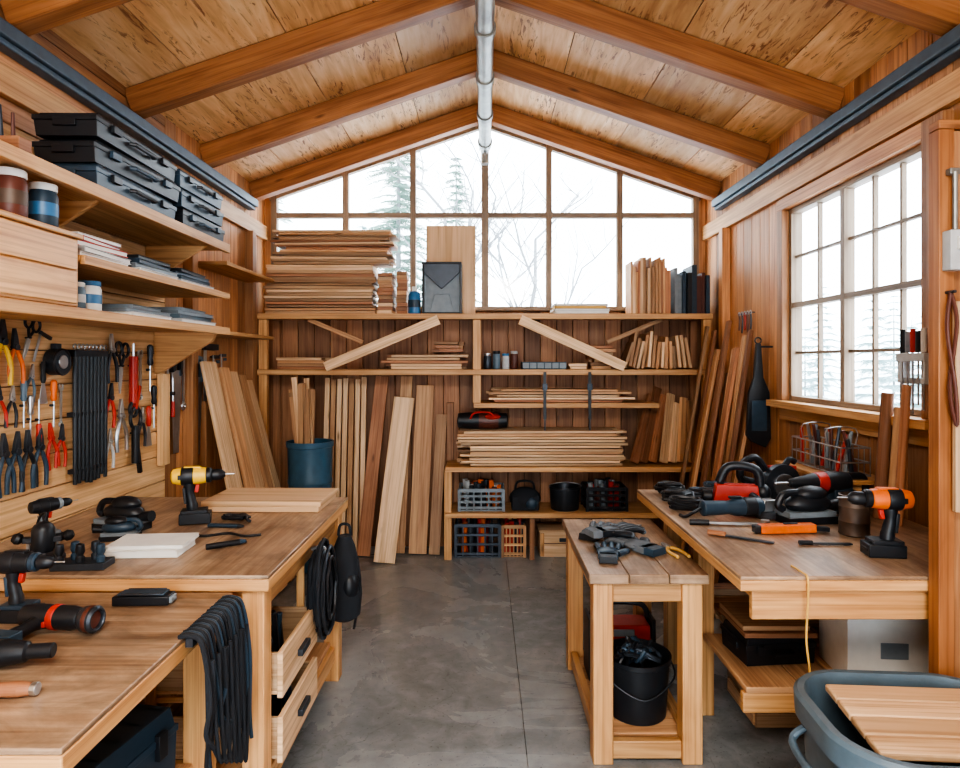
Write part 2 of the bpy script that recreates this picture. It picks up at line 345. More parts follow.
def case(name,M,L,D,H,mat,lid=.35,stripe=None):
    b=B(name); hb=H*(1-lid)
    b.box((0,0,hb/2),(L*.95,D*.95,hb),mat,tp=(1.03,1.03)); b.box((0,0,hb+.005),(L,D,.02),mat); b.box((0,0,hb+(H-hb)/2),(L*.97,D*.97,H-hb-.004),mat,tp=(.93,.93))
    for k in (-.3,.3):
        b.box((L*k,-D/2-.004,hb-.005),(L*.09,.016,H*.3),stripe or GREY); b.box((L*k,D/2+.004,hb-.005),(L*.09,.016,H*.3),stripe or GREY)
    for k in range(5): b.box((L*(-.4+.2*k),0,H-.006),(L*.03,D*.8,.008),mat)
    b.tube([(-L*.14,-D/2,hb*.7),(-L*.13,-D/2-.02,hb*.7),(L*.13,-D/2-.02,hb*.7),(L*.14,-D/2,hb*.7)],.009,stripe or GREY)
    for k in (-1,1): b.box((k*L*.495,0,hb*.8),(.012,D*.35,.03),mat)
    return b.finish(M,bevel=.007)
z=2.287
for k in range(3): case('tool_case',T(-1.645,2.83+.015*(k%2),z+k*.1)@RZ(90+(-1.5 if k==1 else 1)),.68,.25,.098,(NAVY,BLACK,BLACK)[k],stripe=(BLACK,NAVY,BLACK)[k])
for k in range(3): case('tool_case',T(-1.64,3.47-.015*k,z+k*.095)@RZ(90),.52,.25,.093,(BLACK,NAVY,NAVY)[k],stripe=(NAVY,BLACK,BLACK)[k])
b=B('chisel_set')
for k in range(8):
    b.cyl((-1.75+.03*k,2.08+.01*(k%3),2.287),(-1.75+.03*k,2.08+.01*(k%3)+rnd(-.02,.02),2.287+rnd(.10,.16)),.008,(DK,BROWN,STEEL)[k%3],.005,n=8)
b.b2(-1.77,-1.50,2.06,2.12,2.287,2.33,W_red); b.finish()
b=B('wooden_drawer_box')
b.b2(-1.86,-1.50,1.93,2.36,1.802,2.05,W_bench); b.b2(-1.87,-1.485,1.92,2.37,2.051,2.07,W_bench)
b.b2(-1.499,-1.488,1.95,2.34,1.812,1.93,W_bench); b.b2(-1.499,-1.488,1.95,2.34,1.934,2.045,W_bench)
b.finish(bevel=.004)
def jar(name,M,r,h,body,lid,label=None):
    b=B(name); b.lathe([(r*.92,0),(r,h*.04),(r,h*.74),(r*.86,h*.82),(r*.86,h*.86)],body,n=24); b.lathe([(r*.93,h*.84),(r*.95,h*.85),(r*.95,h*.98),(r*.88,h)],lid,n=24)
    if label: b.lathe([(r*1.01,h*.28),(r*1.015,h*.30),(r*1.015,h*.55),(r*1.01,h*.57)],label,n=24)
    return b.finish(M,bevel=.001)
jar('paint_jar',T(-1.57,2.12,2.071),.047,.165,BROWN,WHITE,RUST); jar('paint_jar',T(-1.57,2.275,2.071),.046,.160,NAVY,WHITE,BLUE)
jar('paint_jar',T(-1.60,2.50,1.801),.035,.11,TEAL,WHITE,LGREY); jar('paint_jar',T(-1.62,2.62,1.801),.045,.13,WHITE,BLUE,BLUE); jar('paint_jar',T(-1.75,2.70,1.801),.04,.14,BLUE,LGREY)
def stack(name,M,items):
    b=B(name); z=0
    for (L,D,h,mat,rz) in items:
        mm=T(rnd(-.01,.01),rnd(-.01,.01),0)@RZ(rz); b.M=mm
        b.box((0,0,z+h*.08),(L,D,h*.16),mat); b.box((0,0,z+h*.92),(L,D,h*.16),mat); b.box((.004,0,z+h/2),(L*.96,D*.97,h*.7),WHITE if mat in (WHITE,LGREY,REDP) else mat); b.box((-L*.492,0,z+h/2),(L*.015,D*.999,h*.999),mat); z+=h
    b.M=I4; return b.finish(M,bevel=.0015)
stack('book_stack',T(-1.69,2.62,2.001)@RZ(90),[(.34,.28,.026,WHITE,0),(.36,.29,.022,LGREY,3),(.33,.27,.024,REDP,-4),(.30,.25,.02,REDP,5),(.28,.24,.014,WHITE,-2)])
stack('folder_stack',T(-1.69,3.03,2.001)@RZ(90),[(.36,.29,.022,WHITE,0),(.36,.29,.022,GREY,-3),(.34,.27,.022,NAVY,4),(.30,.25,.018,BLACK,0)])
stack('folder_stack',T(-1.69,3.45,2.001)@RZ(90),[(.40,.30,.022,LGREY,0),(.38,.29,.022,NAVY,2),(.36,.27,.020,NAVY,-3),(.33,.25,.018,BLACK,3)])
stack('magazine_stack',T(-1.69,2.98,1.801)@RZ(90),[(.36,.30,.020,WHITE,0),(.36,.29,.018,GREY,-3),(.30,.25,.018,GREY,4)])
stack('magazine_stack',T(-1.69,3.44,1.801)@RZ(90),[(.42,.30,.022,LGREY,0),(.42,.29,.022,TEAL,2),(.38,.27,.020,GREY,-3),(.33,.25,.018,GREY,3)])
# ================================================================ WALL TOOLS (left)
def hook(b): b.cyl((0,0,0),(0,0,.03),.004,DK,n=8)
def pliers(y,z,s,hm,jm=STEEL,rz=0,name='pliers',op=.02):
    b=B(name); b.M=RZ(rz)@SC(s); hook(b)
    b.cyl((0,0,.008),(0,0,.03),.013,jm,n=12)
    for g in (-1,1):
        b.poly([(0,-.01),(g*.016,.0),(g*.014,.03),(g*.004,.075),(0,.075)][::g],.012,jm,z0=.012)
        b.tube([(g*.004,-.004,.018),(g*.018,-.03,.018),(g*(.024+op*.6),-.08,.018),(g*(.015+op),-.15,.018)],[.006,.008,.0085,.008],hm,8,5)
    return b.finish(WL(y,z),bevel=.001)
def driver(y,z,s,hm,up=True):
    b=B('screwdriver'); b.M=(I4 if up else RZ(180))@SC(s)
    b.lathe([(.008,0),(.014,.012),(.011,.035),(.014,.06),(.013,.09),(.006,.098)],hm,T(0,0,.018)@RX(-90),12); b.cyl((0,0,.018),(0,-.12,.018),.0035,STEEL,n=8)
    b.cyl((0,-.02,0),(0,-.02,.02),.006,DK,n=8)
    return b.finish(WL(y,z),bevel=.001)
def scissors(y,z,s,hm,rz=0):
    b=B('scissors'); b.M=RZ(rz)@SC(s); hook(b)
    for g in (-1,1):
        b.poly([(0,0),(g*.014,.01),(g*.012,.06),(g*.002,.12)][::g],.006,STEEL,z0=.014); b.tube([(0,0,.018),(g*.014,-.03,.018),(g*.02,-.045,.018)],.006,hm); b.ring((g*.026,-.07,.018),.024,.006,hm,sy=1.2)
    return b.finish(WL(y,z),bevel=.001)
def wrench(y,z,s,L=.2,rz=0):
    b=B('wrench'); b.M=RZ(rz)@SC(s); b.poly([(-.008,-L),(.008,-L),(.009,0),(.022,.012),(.024,.04),(.010,.046),(.010,.022),(-.008,.02),(-.010,.046),(-.024,.04),(-.022,.012),(-.009,0)],.008,STEEL,z0=.008)
    b.ring((0,-L-.01,.012),.014,.006,STEEL); b.cyl((0,-L*.02,0),(0,-L*.02,.016),.004,DK,n=8); return b.finish(WL(y,z),bevel=.001)
def saw(M,s,name='hand_saw',hm=W_bench):
    b=B(name); b.M=SC(s); b.poly([(-.05,0),(.05,0),(.022,-.42),(-.03,-.42)],.004,STEEL,z0=.012)
    b.poly([(-.05,-.01),(-.055,.03),(-.04,.10),(-.02,.12),(.04,.11),(.055,.08),(.05,-.02),(.03,-.03),(.03,.07),(-.015,.08),(-.02,.0)],.022,hm,z0=.003)
    b.cyl((0,.09,0),(0,.09,.03),.005,DK,n=8); return b.finish(M,bevel=.001)
def clampo(y,z,s,hm=ORANGE,M=None):
    b=B('bar_clamp'); b.M=SC(s); b.box((0,-.15,.02),(.012,.42,.008),STEEL); b.box((.035,.05,.02),(.08,.022,.016),DK); b.box((.035,-.22,.02),(.08,.024,.018),DK)
    b.cyl((.065,-.28,.02),(.065,-.12,.02),.005,STEEL,n=8); b.cyl((.065,-.37,.02),(.065,-.27,.02),.013,hm,.011,n=10); b.cyl((.065,.03,.02),(.065,.01,.02),.012,DK,n=10); b.cyl((0,.05,0),(0,.05,.02),.005,DK,n=8)
    return b.finish(M or WL(y,z),bevel=.001)
def square(y,z,s,rz=0):
    b=B('try_square'); b.M=RZ(rz)@SC(s); b.box((0,-.1,.012),(.03,.26,.004),STEEL); b.box((.06,.03,.012),(.15,.03,.02),DK); b.cyl((0,.03,0),(0,.03,.02),.004,DK,n=8); return b.finish(WL(y,z),bevel=.001)
def blade(y,z,s,mat,rz=0):
    b=B('putty_knife'); b.M=RZ(rz)@SC(s); b.poly([(-.012,0),(.012,0),(.035,-.11),(-.035,-.11)],.003,STEEL,z0=.014); b.lathe([(.009,0),(.014,.02),(.012,.06),(.015,.10),(.008,.115)],mat,T(0,0,.016)@RX(-90),10); b.cyl((0,.1,0),(0,.1,.02),.004,DK,n=8); return b.finish(WL(y,z),bevel=.001)
pliers(2.49,1.68,1.15,YEL,DK); pliers(2.56,1.66,1.0,ORANGE,DK,4); scissors(2.64,1.70,.9,BLACK,160); square(2.72,1.71,.5,-20)
b=B('tape_reel'); b.cyl((0,0,0),(0,0,.05),.058,DK,n=28); b.cyl((0,0,.05),(0,0,.056),.03,STEEL,n=20); b.ring((0,0,.048),.054,.006,BLACK); b.box((0,.065,.02),(.03,.03,.03),DK); b.finish(WL(2.80,1.60))
pliers(2.66,1.54,.7,TEAL,STEEL,-8); blade(2.73,1.51,.8,BLACK)
pliers(2.48,1.46,.8,REDP,DK,5); pliers(2.55,1.45,.75,BLACK,STEEL,-4); driver(2.61,1.44,.9,TEAL); driver(2.65,1.38,.85,STEEL); driver(2.70,1.34,.85,REDP,False); driver(2.79,1.43,.95,ORANGE); wrench(2.85,1.47,.7)
for k,(y,mt) in enumerate(((2.50,NAVY),(2.565,NAVY),(2.63,BLACK),(2.70,NAVY))): pliers(y,1.24,1.1,mt,DK,rnd(-6,6))
pliers(2.775,1.27,.9,REDP,REDP,8,'tin_snips'); pliers(2.845,1.26,.85,REDP,DK,-4,'tin_snips')
b=B('drill_bit_rack'); b.box((0,.0,.02),(.26,.03,.04),DK)
for k in range(9):
    x=-.115+k*.029; b.cyl((x,.0,.03),(x,-.58-rnd(0,.03),.03),.0105,BLACK,.009,n=8); b.ring((x,.03,.03),.012,.003,STEEL)
b.box((0,-.28,.018),(.26,.02,.034),BLACK); b.box((0,-.54,.018),(.25,.02,.034),BLACK); b.finish(WL(3.03,1.64))
pliers(3.22,1.66,1.1,DK,STEEL,3); pliers(3.215,1.42,1.0,REDP,DK,-5); scissors(3.30,1.58,1.2,BLACK,175)
b=B('caulk_gun'); b.cyl((0,.05,.03),(0,-.20,.03),.022,REDP,n=16); b.cyl((0,.12,.03),(0,.05,.03),.006,STEEL,n=8); b.ring((.0,-.23,.03),.035,.009,BLACK,sy=1.1); b.box((.035,-.17,.03),(.02,.13,.02),REDP,RZ(-20)); b.cyl((0,0,0),(0,0,.03),.005,DK,n=8); b.finish(WL(3.40,1.58))
b=B('caulk_gun'); b.cyl((0,.04,.03),(0,-.16,.03),.02,BLACK,n=16); b.ring((.0,.08,.03),.05,.009,BLACK,sy=1.1); b.box((.03,-.15,.03),(.02,.14,.02),BLACK,RZ(12)); b.cyl((0,0,0),(0,0,.03),.005,DK,n=8); b.finish(WL(3.42,1.22))
pliers(3.30,1.32,1.2,STEEL,STEEL,2); pliers(3.21,1.20,.9,LGREY,STEEL,-2); wrench(3.50,1.62,1.0); pliers(3.51,1.28,.95,DK,STEEL,-3); driver(3.585,1.58,1.2,DK); driver(3.63,1.36,1.1,BLACK); blade(3.58,1.24,1.0,REDP)
saw(WL(3.90,1.55),1.2,hm=DK); clampo(3.79,1.62,.95,REDP); saw(WL(4.19,1.50),1.2,hm=TEAL); square(4.30,1.66,1.4); clampo(4.42,1.58,1.1,DK); clampo(4.56,1.60,.95,DK); wrench(3.99,1.62,1.4)
# ================================================================ LEFT BENCHES
def bench(name,x0,x1,y0,y1,h,th,legs,apron,shelfz,topm=W_top,leg=.075):
    b=B(name)
    b.b2(x0,x1,y0,y1,h-.014,h,topm,.5); b.b2(x0,x1,y0,y1,h-th,h-.0145,W_bench,.7)
    for (lx,ly) in legs: b.b2(lx-leg/2,lx+leg/2,ly-leg/2,ly+leg/2,0,h-th,W_bench)
    xs=[p[0] for p in legs]; ys=[p[1] for p in legs]; a,c,d,e=min(xs),max(xs),min(ys),max(ys)
    if apron:
        for ly in (d,e): b.b2(a+leg/2,c-leg/2,ly-.018,ly+.018,h-th-apron,h-th,W_bench)
        for lx in (a,c): b.b2(lx-.018,lx+.018,d+leg/2,e-leg/2,h-th-apron,h-th,W_bench)
    if shelfz:
        for ly in (d,e): b.b2(a+leg/2,c-leg/2,ly-.018,ly+.018,shelfz-.10,shelfz-.025,W_bench)
        for lx in (a,c): b.b2(lx-.018,lx+.018,d+leg/2,e-leg/2,shelfz-.10,shelfz-.025,W_bench)
        nn=max(2,int((c-a)/.15)); w=(c-a-.0)/nn
        for k in range(nn): 
            xa=a+k*w; off=leg/2+.004
            b.b2(xa+.003,xa+w-.003,d+off,e-off,shelfz-.025,shelfz,W_mid)
    return b.finish(bevel=.004)
bench('workbench',-1.88,-.71,2.10,3.32,.90,.055,[(-.77,2.16),(-.77,3.24),(-1.80,2.16),(-1.80,3.24)],.09,.20)
bench('workbench',-1.88,-.82,1.24,2.085,.85,.06,[(-.90,1.30),(-.90,2.02),(-1.80,1.30),(-1.80,2.02)],.0,.36)
for z0 in (.44,.215):
    b=B('wooden_drawer'); xa,xb,ya,yb,h=-1.15,-.70,2.23,2.66,.145
    b.b2(xa,xb-.021,ya,yb,z0,z0+.012,W_lite); b.b2(xb-.02,xb,ya-.015,yb+.015,z0-.005,z0+h+.01,W_lite); b.b2(xa,xa+.015,ya+.016,yb-.016,z0+.012,z0+h,W_lite)
    for yy in (ya,yb-.015): b.b2(xa,xb-.021,yy,yy+.015,z0+.012,z0+h,W_lite)
    b.b2(xb,xb+.02,2.39,2.50,z0+.06,z0+.085,DK)
    for k in range(24):
        x=rnd(xa+.05,xb-.06); y=rnd(ya+.05,yb-.06); b.cyl((x,y,z0+.02),(x+rnd(-.02,.02),y+rnd(-.02,.02),z0+h+rnd(.0,.07)),rnd(.012,.026),(BLACK,REDP,DK,NAVY,LGREY)[k%5],n=8)
    b.finish(bevel=.003)
b=B('drawer_runner_frame')
for xx in (-1.17,-.79):
    for yy in (2.205,2.68): b.b2(xx,xx+.03,yy,yy+.018,.20,.755,W_bench)
for z0 in (.42,): 
    for yy in (2.224,2.664): b.b2(-1.17,-.76,yy,yy+.014,z0-.006,z0+.014,W_bench)
b.finish()
def coil(name,M,r,n,mat,tr=.007,sy=1.0,h=.05,j=.012):
    b=B(name); pts=[]
    for i in range(n*14):
        a=i/14*6.283; rr=r+rnd(-j,j); pts.append((rr*math.cos(a),rr*sy*math.sin(a),tr+h*(i/(n*14))+rnd(0,.004)))
    b.tube(pts,tr,mat,6,2); b.tube([pts[-1],(r*1.1,-r*.8,tr+.01),(r*1.5,-r*.9,tr)],tr,mat,6,3); return b.finish(M,bevel=0)
b=B('hanging_cable_coil')
for k in range(13):
    n=22; rr=.12+rnd(-.03,.02); oz=rnd(-.03,.03); oy=rnd(-.04,.04)
    b.tube([(rnd(-.003,.003)+k*.006-.03,oy+rr*.8*math.cos(6.283*i/n),-.17+oz+rr*1.3*math.sin(6.283*i/n)) for i in range(n+1)],.008,(BLACK,CLOTH,DK)[k%3],6)
b.tube([(-.04,0,-.01),(0,0,.0),(.03,0,-.03),(.02,0,-.06)],.008,STEEL,8,4)
b.finish(T(-.69,2.70,.82),bevel=0)
b=B('canvas_tool_bag'); b.lathe([(.05,-.40),(.075,-.38),(.085,-.28),(.07,-.14),(.05,-.05),(.03,0)],CLOTH,n=14,sy=1.1); b.tube([(-.03,0,0),(-.02,0,.05),(.02,0,.05),(.03,0,0)],.007,CLOTH,8,4); b.ell((.03,-.04,-.23),(.05,.05,.07),BLACK); b.tube([(.06,0,-.1),(.08,-.02,-.25),(.05,-.03,-.44)],.006,BLACK,6,4)
b.finish(T(-.68,3.10,.76),bevel=0)
b=B('strap_bundle')
b.beam((.0,-.15,0.004),(.0,.15,0.004),.02,.022,DK)
for k in range(30):
    y=-.145+k*.010; L=rnd(.24,.40)+.08*(k/30); s=rnd(.0,.03)
    b.tube([(-.03,y,.018),(.0,y,.022),(.025+s*.3,y,-.005),(.03+s,y+rnd(-.01,.01),-.15),(.024+s,y+rnd(-.03,.03),-L*.8),(.03+s,y+rnd(-.03,.03),-L)],rnd(.004,.008),(CLOTH,BLACK,NAVY)[k%3],6,5)
for k in range(6): b.tube([(.055,-.13+k*.04,-.05),(.06,-.11+k*.04,-.30-.02*k),(.06,-.07+k*.035,-.36-.02*k),(.055,-.04+k*.035,-.28),(.05,-.02+k*.03,-.06)],.006,CLOTH,6,6)
b.finish(T(-.80,1.88,.835),bevel=0)
case('tool_case',T(-1.06,1.70,.361)@RZ(80),.40,.26,.24,NAVY,.3,BLACK)
case('tool_case',T(-1.45,1.66,.361)@RZ(90),.42,.26,.20,BLACK,.3,NAVY)
b=B('parts_tray'); b.b2(-.12,.12,-.09,.09,0,.01,W_lite)
for a in (-.12,.11): b.b2(a,a+.01,-.09,.09,.01,.07,W_lite)
for a in (-.09,.08): b.b2(-.11,.11,a,a+.01,.01,.07,W_lite)
for k in range(8): b.cyl((rnd(-.09,.09),rnd(-.06,.06),.015),(rnd(-.09,.09),rnd(-.06,.06),.085),.012,(ORANGE,REDP,DK)[k%3],n=8)
b.finish(T(-1.36,2.45,.201)@RZ(8))
# ---------------- power tools
def drill(M,body,acc,s=1,name='cordless_drill',bit=True):
    b=B(name); b.M=SC(s)
    b.box((.012,0,.024),(.125,.078,.045),BLACK); b.box((.008,0,.053),(.105,.070,.016),acc); b.box((.012,.0,.026),(.128,.05,.012),acc)
    b.tube([(.0,0,.055),(-.004,0,.09),(-.012,0,.13),(-.012,0,.185)],[.024,.021,.020,.024],BLACK,12,4)
    b.box((-.03,0,.12),(.012,.03,.07),acc,RY(-6)); b.box((.018,0,.150),(.016,.018,.035),REDP if acc is not REDP else BLACK,RY(10))
    c=T(0,0,.205)@RY(90)
    b.lathe([(.018,-.085),(.031,-.078),(.037,-.05),(.038,.02),(.034,.055)],body,c,20); b.lathe([(.039,-.045),(.0405,-.04),(.0405,.0),(.039,.005)],BLACK,c,20)
    b.lathe([(.033,.055),(.033,.072),(.027,.078)],acc,c,20); b.lathe([(.024,.078),(.025,.10),(.022,.118),(.010,.132)],BLACK,c,20)
    b.box((.0,0,.240),(.07,.03,.012),body); b.box((-.04,.036,.205),(.03,.006,.02),BLACK); b.box((-.04,-.036,.205),(.03,.006,.02),BLACK)
    if bit: b.cyl((.13,0,.205),(.17,0,.205),.003,STEEL,n=8)
    return b.finish(M,bevel=.003)
def grinder(M,body,s=1):
    b=B('angle_grinder'); b.M=SC(s); c=T(0,0,.045)@RY(90)
    b.lathe([(.02,-.17),(.030,-.165),(.028,-.10),(.026,-.06),(.034,-.03),(.036,.06),(.028,.08)],body,c,18); b.lathe([(.037,-.0),(.0375,.02),(.037,.05)],BLACK,c,18)
    b.box((.105,0,.045),(.065,.055,.055),STEEL,tp=(.8,.8)); b.cyl((.11,0,.005),(.11,0,.03),.058,DK,n=24); b.cyl((.11,0,.0),(.11,0,.008),.052,RUST,n=24)
    b.cyl((.105,.02,.05),(.105,.11,.062),.012,BLACK,.016,n=12); b.tube([(-.17,0,.045),(-.20,0,.03),(-.22,.03,.008),(-.23,.06,.008)],.006,BLACK,8,5); b.box((-.03,0,.083),(.05,.02,.01),BLACK)
    return b.finish(M,bevel=.003)
def sander(M,body,s=1):
    b=B('palm_sander'); b.M=SC(s); b.box((0,0,.012),(.18,.09,.024),BLACK); b.box((0,0,.032),(.17,.085,.018),GREY); b.ell((-.01,0,.062),(.085,.042,.035),body); b.ell((-.02,0,.095),(.06,.036,.026),BLACK)
    b.tube([(.03,0,.10),(.08,0,.095),(.10,0,.06),(.08,0,.045)],.012,body,10,4); b.cyl((-.08,0,.05),(-.13,0,.055),.016,BLACK,.02,n=12)
    return b.finish(M,bevel=.003)
def router(M,s=1):
    b=B('wood_router'); b.M=SC(s); b.lathe([(.065,0),(.068,.004),(.068,.012),(.06,.016)],DK,n=24); b.lathe([(.03,.03),(.036,.045),(.036,.11),(.028,.125),(.012,.135)],BLACK,n=20)
    for g in (-1,1):
        b.cyl((g*.045,0,.012),(g*.045,0,.08),.006,STEEL,n=8); b.beam((0,0,.07),(g*.06,0,.075),.025,.02,BLACK); b.lathe([(.008,0),(.018,.008),(.02,.02),(.012,.034)],BLACK,T(g*.06,0,.075)@RY(g*70),14)
    b.cyl((0,0,.0),(0,0,.04),.008,STEEL,n=8); b.tube([(0,0,.13),(.0,.03,.16),(-.03,.06,.13),(-.06,.08,.02),(-.08,.09,.006)],.005,BLACK,6,5)
    return b.finish(M,bevel=.002)
zA,zB=.901,.851
drill(T(-1.27,2.78,zA)@RZ(18),YEL,BLACK,1.0)
coil('power_cord',T(-1.10,2.83,zA),.055,3,BLACK,.006,.5,.015)
b=B('wood_panel'); b.box((0,0,.0125),(.56,.33,.0245),W_ply); b.box((.01,.0,.0375),(.56,.33,.025),W_ply,tn=.9); b.finish(T(-1.05,3.14,zA)@RZ(-1),bevel=.002)
stack('book_stack',T(-1.24,2.37,zA)@RZ(3),[(.28,.17,.026,WHITE,0),(.27,.17,.014,WHITE,2)])
b=B('marker_pen'); b.cyl((-.07,0,.011),(.05,0,.011),.011,BLACK,n=12); b.cyl((.05,0,.011),(.075,0,.011),.0115,NAVY,.006,n=12); b.finish(T(-.98,2.42,zA)@RZ(35),bevel=.001)
b=B('marker_pen'); b.cyl((-.07,0,.009),(.06,0,.009),.009,NAVY,n=12); b.cyl((.06,0,.009),(.085,0,.009),.0095,BLACK,.005,n=12); b.finish(T(-1.10,2.70,zA)@RZ(-5),bevel=.001)
b=B('power_cord'); b.tube([(-.15,0,.006),(-.08,.02,.006),(-.0,-.01,.006),(.08,.03,.006),(.16,-.01,.006),(.22,.01,.006)],.005,BLACK,8,6); b.finish(T(-1.12,2.56,zA),bevel=0)
router(T(-1.56,2.26,zA)@RZ(20),1.0); sander(T(-1.52,2.68,zA)@RZ(165),BLACK,1.15)
b=B('router_bit_set')
b.box((0,0,.01),(.15,.07,.02),DK)
for k in range(5): b.lathe([(.012,.02),(.012,.035),(.008,.04),(.013,.05),(.011,.072),(.003,.075)],(DK,NAVY,BLACK)[k%3],T(-.058+k*.029,(-.015,.015)[k%2],0),12)
b.finish(T(-1.37,2.18,zA)@RZ(5)@SC(1.15),bevel=.001)
drill(T(-1.70,2.48,zA)@RZ(60),BLACK,GREY,.7)
sander(T(-1.44,2.53,zA)@RZ(10),NAVY,.75)
drill(T(-1.36,1.86,zB),BLACK,NAVY,.82,'impact_driver')
b=B('impact_driver')
c=T(0,0,.05)@RY(90); b.lathe([(.02,-.14),(.034,-.13),(.038,-.08),(.038,.04),(.030,.07)],BLACK,c,20); b.lathe([(.039,-.03),(.0405,-.025),(.0405,-.01),(.039,-.005)],REDP,c,20); b.lathe([(.03,.07),(.040,.085),(.042,.12),(.034,.13),(.028,.126),(.028,.10)],DK,c,20); b.lathe([(.0405,.095),(.0425,.10),(.0425,.11),(.041,.115)],BROWN,c,20)
b.tube([(-.06,0,.045),(-.07,-.06,.035),(-.075,-.12,.028)],[.024,.02,.024],BLACK,12,4); b.box((-.075,-.15,.03),(.11,.05,.058),NAVY); b.box((-.03,-.03,.04),(.012,.03,.018),REDP)
b.finish(T(-1.17,1.77,zB)@RZ(-8)@SC(.86),bevel=.003)
b=B('heat_gun'); c=T(0,0,.04)@RY(90); b.lathe([(.02,-.12),(.030,-.11),(.032,.0),(.024,.05),(.018,.055),(.018,.11)],BLACK,c,18); b.tube([(-.05,0,.035),(-.07,-.05,.03),(-.08,-.11,.025)],[.022,.019,.022],BLACK,12,4); b.box((-.03,-.025,.035),(.012,.03,.016),REDP); b.lathe([(.033,-.06),(.034,-.05),(.033,-.04)],REDP,c,18)
b.finish(T(-1.17,1.56,zB)@RZ(8),bevel=.003)
b=B('battery_pack'); b.box((0,0,.014),(.17,.055,.028),BLACK); b.box((0,0,.032),(.14,.045,.008),NAVY); b.box((.088,0,.014),(.01,.04,.02),GREY)
for k in (-1,1): b.box((0,k*.024,.034),(.12,.006,.008),DK)
b.finish(T(-1.06,1.99,zB)@RZ(2),bevel=.004)
b=B('wood_chisel'); b.lathe([(.012,-.09),(.017,-.08),(.015,-.03),(.017,.03),(.013,.055),(.011,.06)],W_red,T(.0,0,.017)@RY(90),16); b.lathe([(.014,.055),(.014,.068)],STEEL,T(0,0,.017)@RY(90),16); b.box((-.16,0,.014),(.15,.022,.005),STEEL); b.finish(T(-1.07,1.43,zB)@RZ(4),bevel=.001)
# ================================================================ RIGHT: bench, stool bench
b=B('workbench'); x0,x1,y0,y1,h=.835,1.88,2.09,3.52,.90
b.b2(x0,x1,y0,y1,h-.014,h,W_top,.6); b.b2(x0,x1,y0,y1,h-.05,h-.0145,W_bench,.6)
for (lx,ly) in ((1.00,2.93),(1.00,3.42),(1.80,2.18),(1.80,3.42)): b.b2(lx-.037,lx+.037,ly-.037,ly+.037,0,h-.05,W_bench)
b.b2(.88,1.84,2.11,2.135,h-.150,h-.05,W_bench); b.b2(.925,.950,2.136,3.46,h-.12,h-.05,W_bench); b.b2(1.04,1.76,3.41,3.43,h-.14,h-.05,W_bench)
b.b2(.97,1.84,2.405,2.435,.28,.355,W_bench); b.b2(1.04,1.76,3.405,3.435,.28,.355,W_bench)
for k in range(5): b.b2((.98,1.20,1.36,1.52,1.68)[k],(1.195,1.355,1.515,1.675,1.83)[k]-.003,2.40,(2.88,3.46,3.46,3.46,3.37)[k],.356,.38,W_mid)
b.finish(bevel=.004)
b=B('saw_bench'); x0,x1,y0,y1,h=.41,.885,2.52,3.42,.762
for k in range(3):
    w=(x1-x0)/3; b.b2(x0+k*w+.0015,x0+(k+1)*w-.0015,y0,y1,h-.038,h,W_top)
L=.08
for lx in (x0+.02,x1-.02-L):
    for ly in (y0+.02,y1-.02-L): b.b2(lx,lx+L,ly,ly+L,0,h-.038,W_bench)
for ly in (y0+.035,y1-.08): b.b2(x0+.10,x1-.10,ly,ly+.035,h-.12,h-.038,W_bench); b.b2(x0+.10,x1-.10,ly,ly+.035,.015,.085,W_bench)
for lx in (x0+.035,x1-.075): b.b2(lx,lx+.035,y0+.10,y1-.10,h-.12,h-.038,W_bench); b.b2(lx,lx+.035,y0+.10,y1-.10,.03,.10,W_bench)
for k in range(6): b.b2(x0+.072,x1-.077,y0+.105+k*.115,y0+.105+k*.115+.108,.06,.078,W_mid)
b.finish(bevel=.004)
b=B('bucket'); b.lathe([(.120,0),(.125,.005),(.140,.23),(.148,.235),(.148,.255),(.140,.255),(.133,.23),(.115,.02),(.0,.015)],BLACK,n=32)
b.tube([(-.144,0,.23),(-.14,-.08,.18),(0,-.150,.12),(.14,-.08,.18),(.144,0,.23)],.004,DK,8,6)
for k in range(14): b.tube([(rnd(-.1,.1),rnd(-.08,.08),.2),(rnd(-.1,.1),rnd(-.08,.08),.29),(rnd(-.1,.1),rnd(-.08,.08),.24),(rnd(-.1,.1),rnd(-.08,.08),.28)],.009,(BLACK,DK,NAVY)[k%3],6,5)
b.finish(T(.66,2.79,.080),bevel=0)
b=B('jobsite_radio'); b.box((0,0,.15),(.30,.15,.22),REDP,tp=(.9,.9)); b.box((0,0,.025),(.32,.17,.05),BLACK)
for g in (-1,1): b.cyl((g*.08,-.070,.14),(g*.08,-.084,.14),.05,DK,n=24); b.box((g*.15,0,.16),(.02,.16,.26),BLACK)
b.box((0,-.072,.225),(.12,.01,.035),GREY); b.tube([(-.14,0,.27),(-.10,0,.34),(.10,0,.34),(.14,0,.27)],.013,BLACK,10,5); b.finish(T(.655,3.13,.080),bevel=.006)
def glove(M,mat,s=1,cuff=DK):
    b=B('work_glove'); b.M=SC(s); b.ell((0,0,.016),(.05,.045,.016),mat); b.box((-.07,0,.014),(.06,.07,.024),cuff,tp=(1,.9)); b.box((-.035,0,.015),(.05,.075,.022),mat)
    for k,(yy,l) in enumerate(((-.034,.065),(-.012,.08),(.011,.075),(.033,.058))):
        b.tube([(.03,yy,.016),(.05,yy*1.15,.02),(.05+l*.5,yy*1.3,.022),(.045+l,yy*1.4,.012)],.0105,mat,8,4)
        b.ell((.045+l,yy*1.4,.012),(.011,.0105,.0105),cuff)
    b.tube([(-.01,-.04,.014),(.01,-.062,.018),(.04,-.075,.013)],.012,mat,8,4); b.ell((.04,-.075,.013),(.012,.012,.011),cuff)
    return b.finish(M,bevel=0)
zE=.763
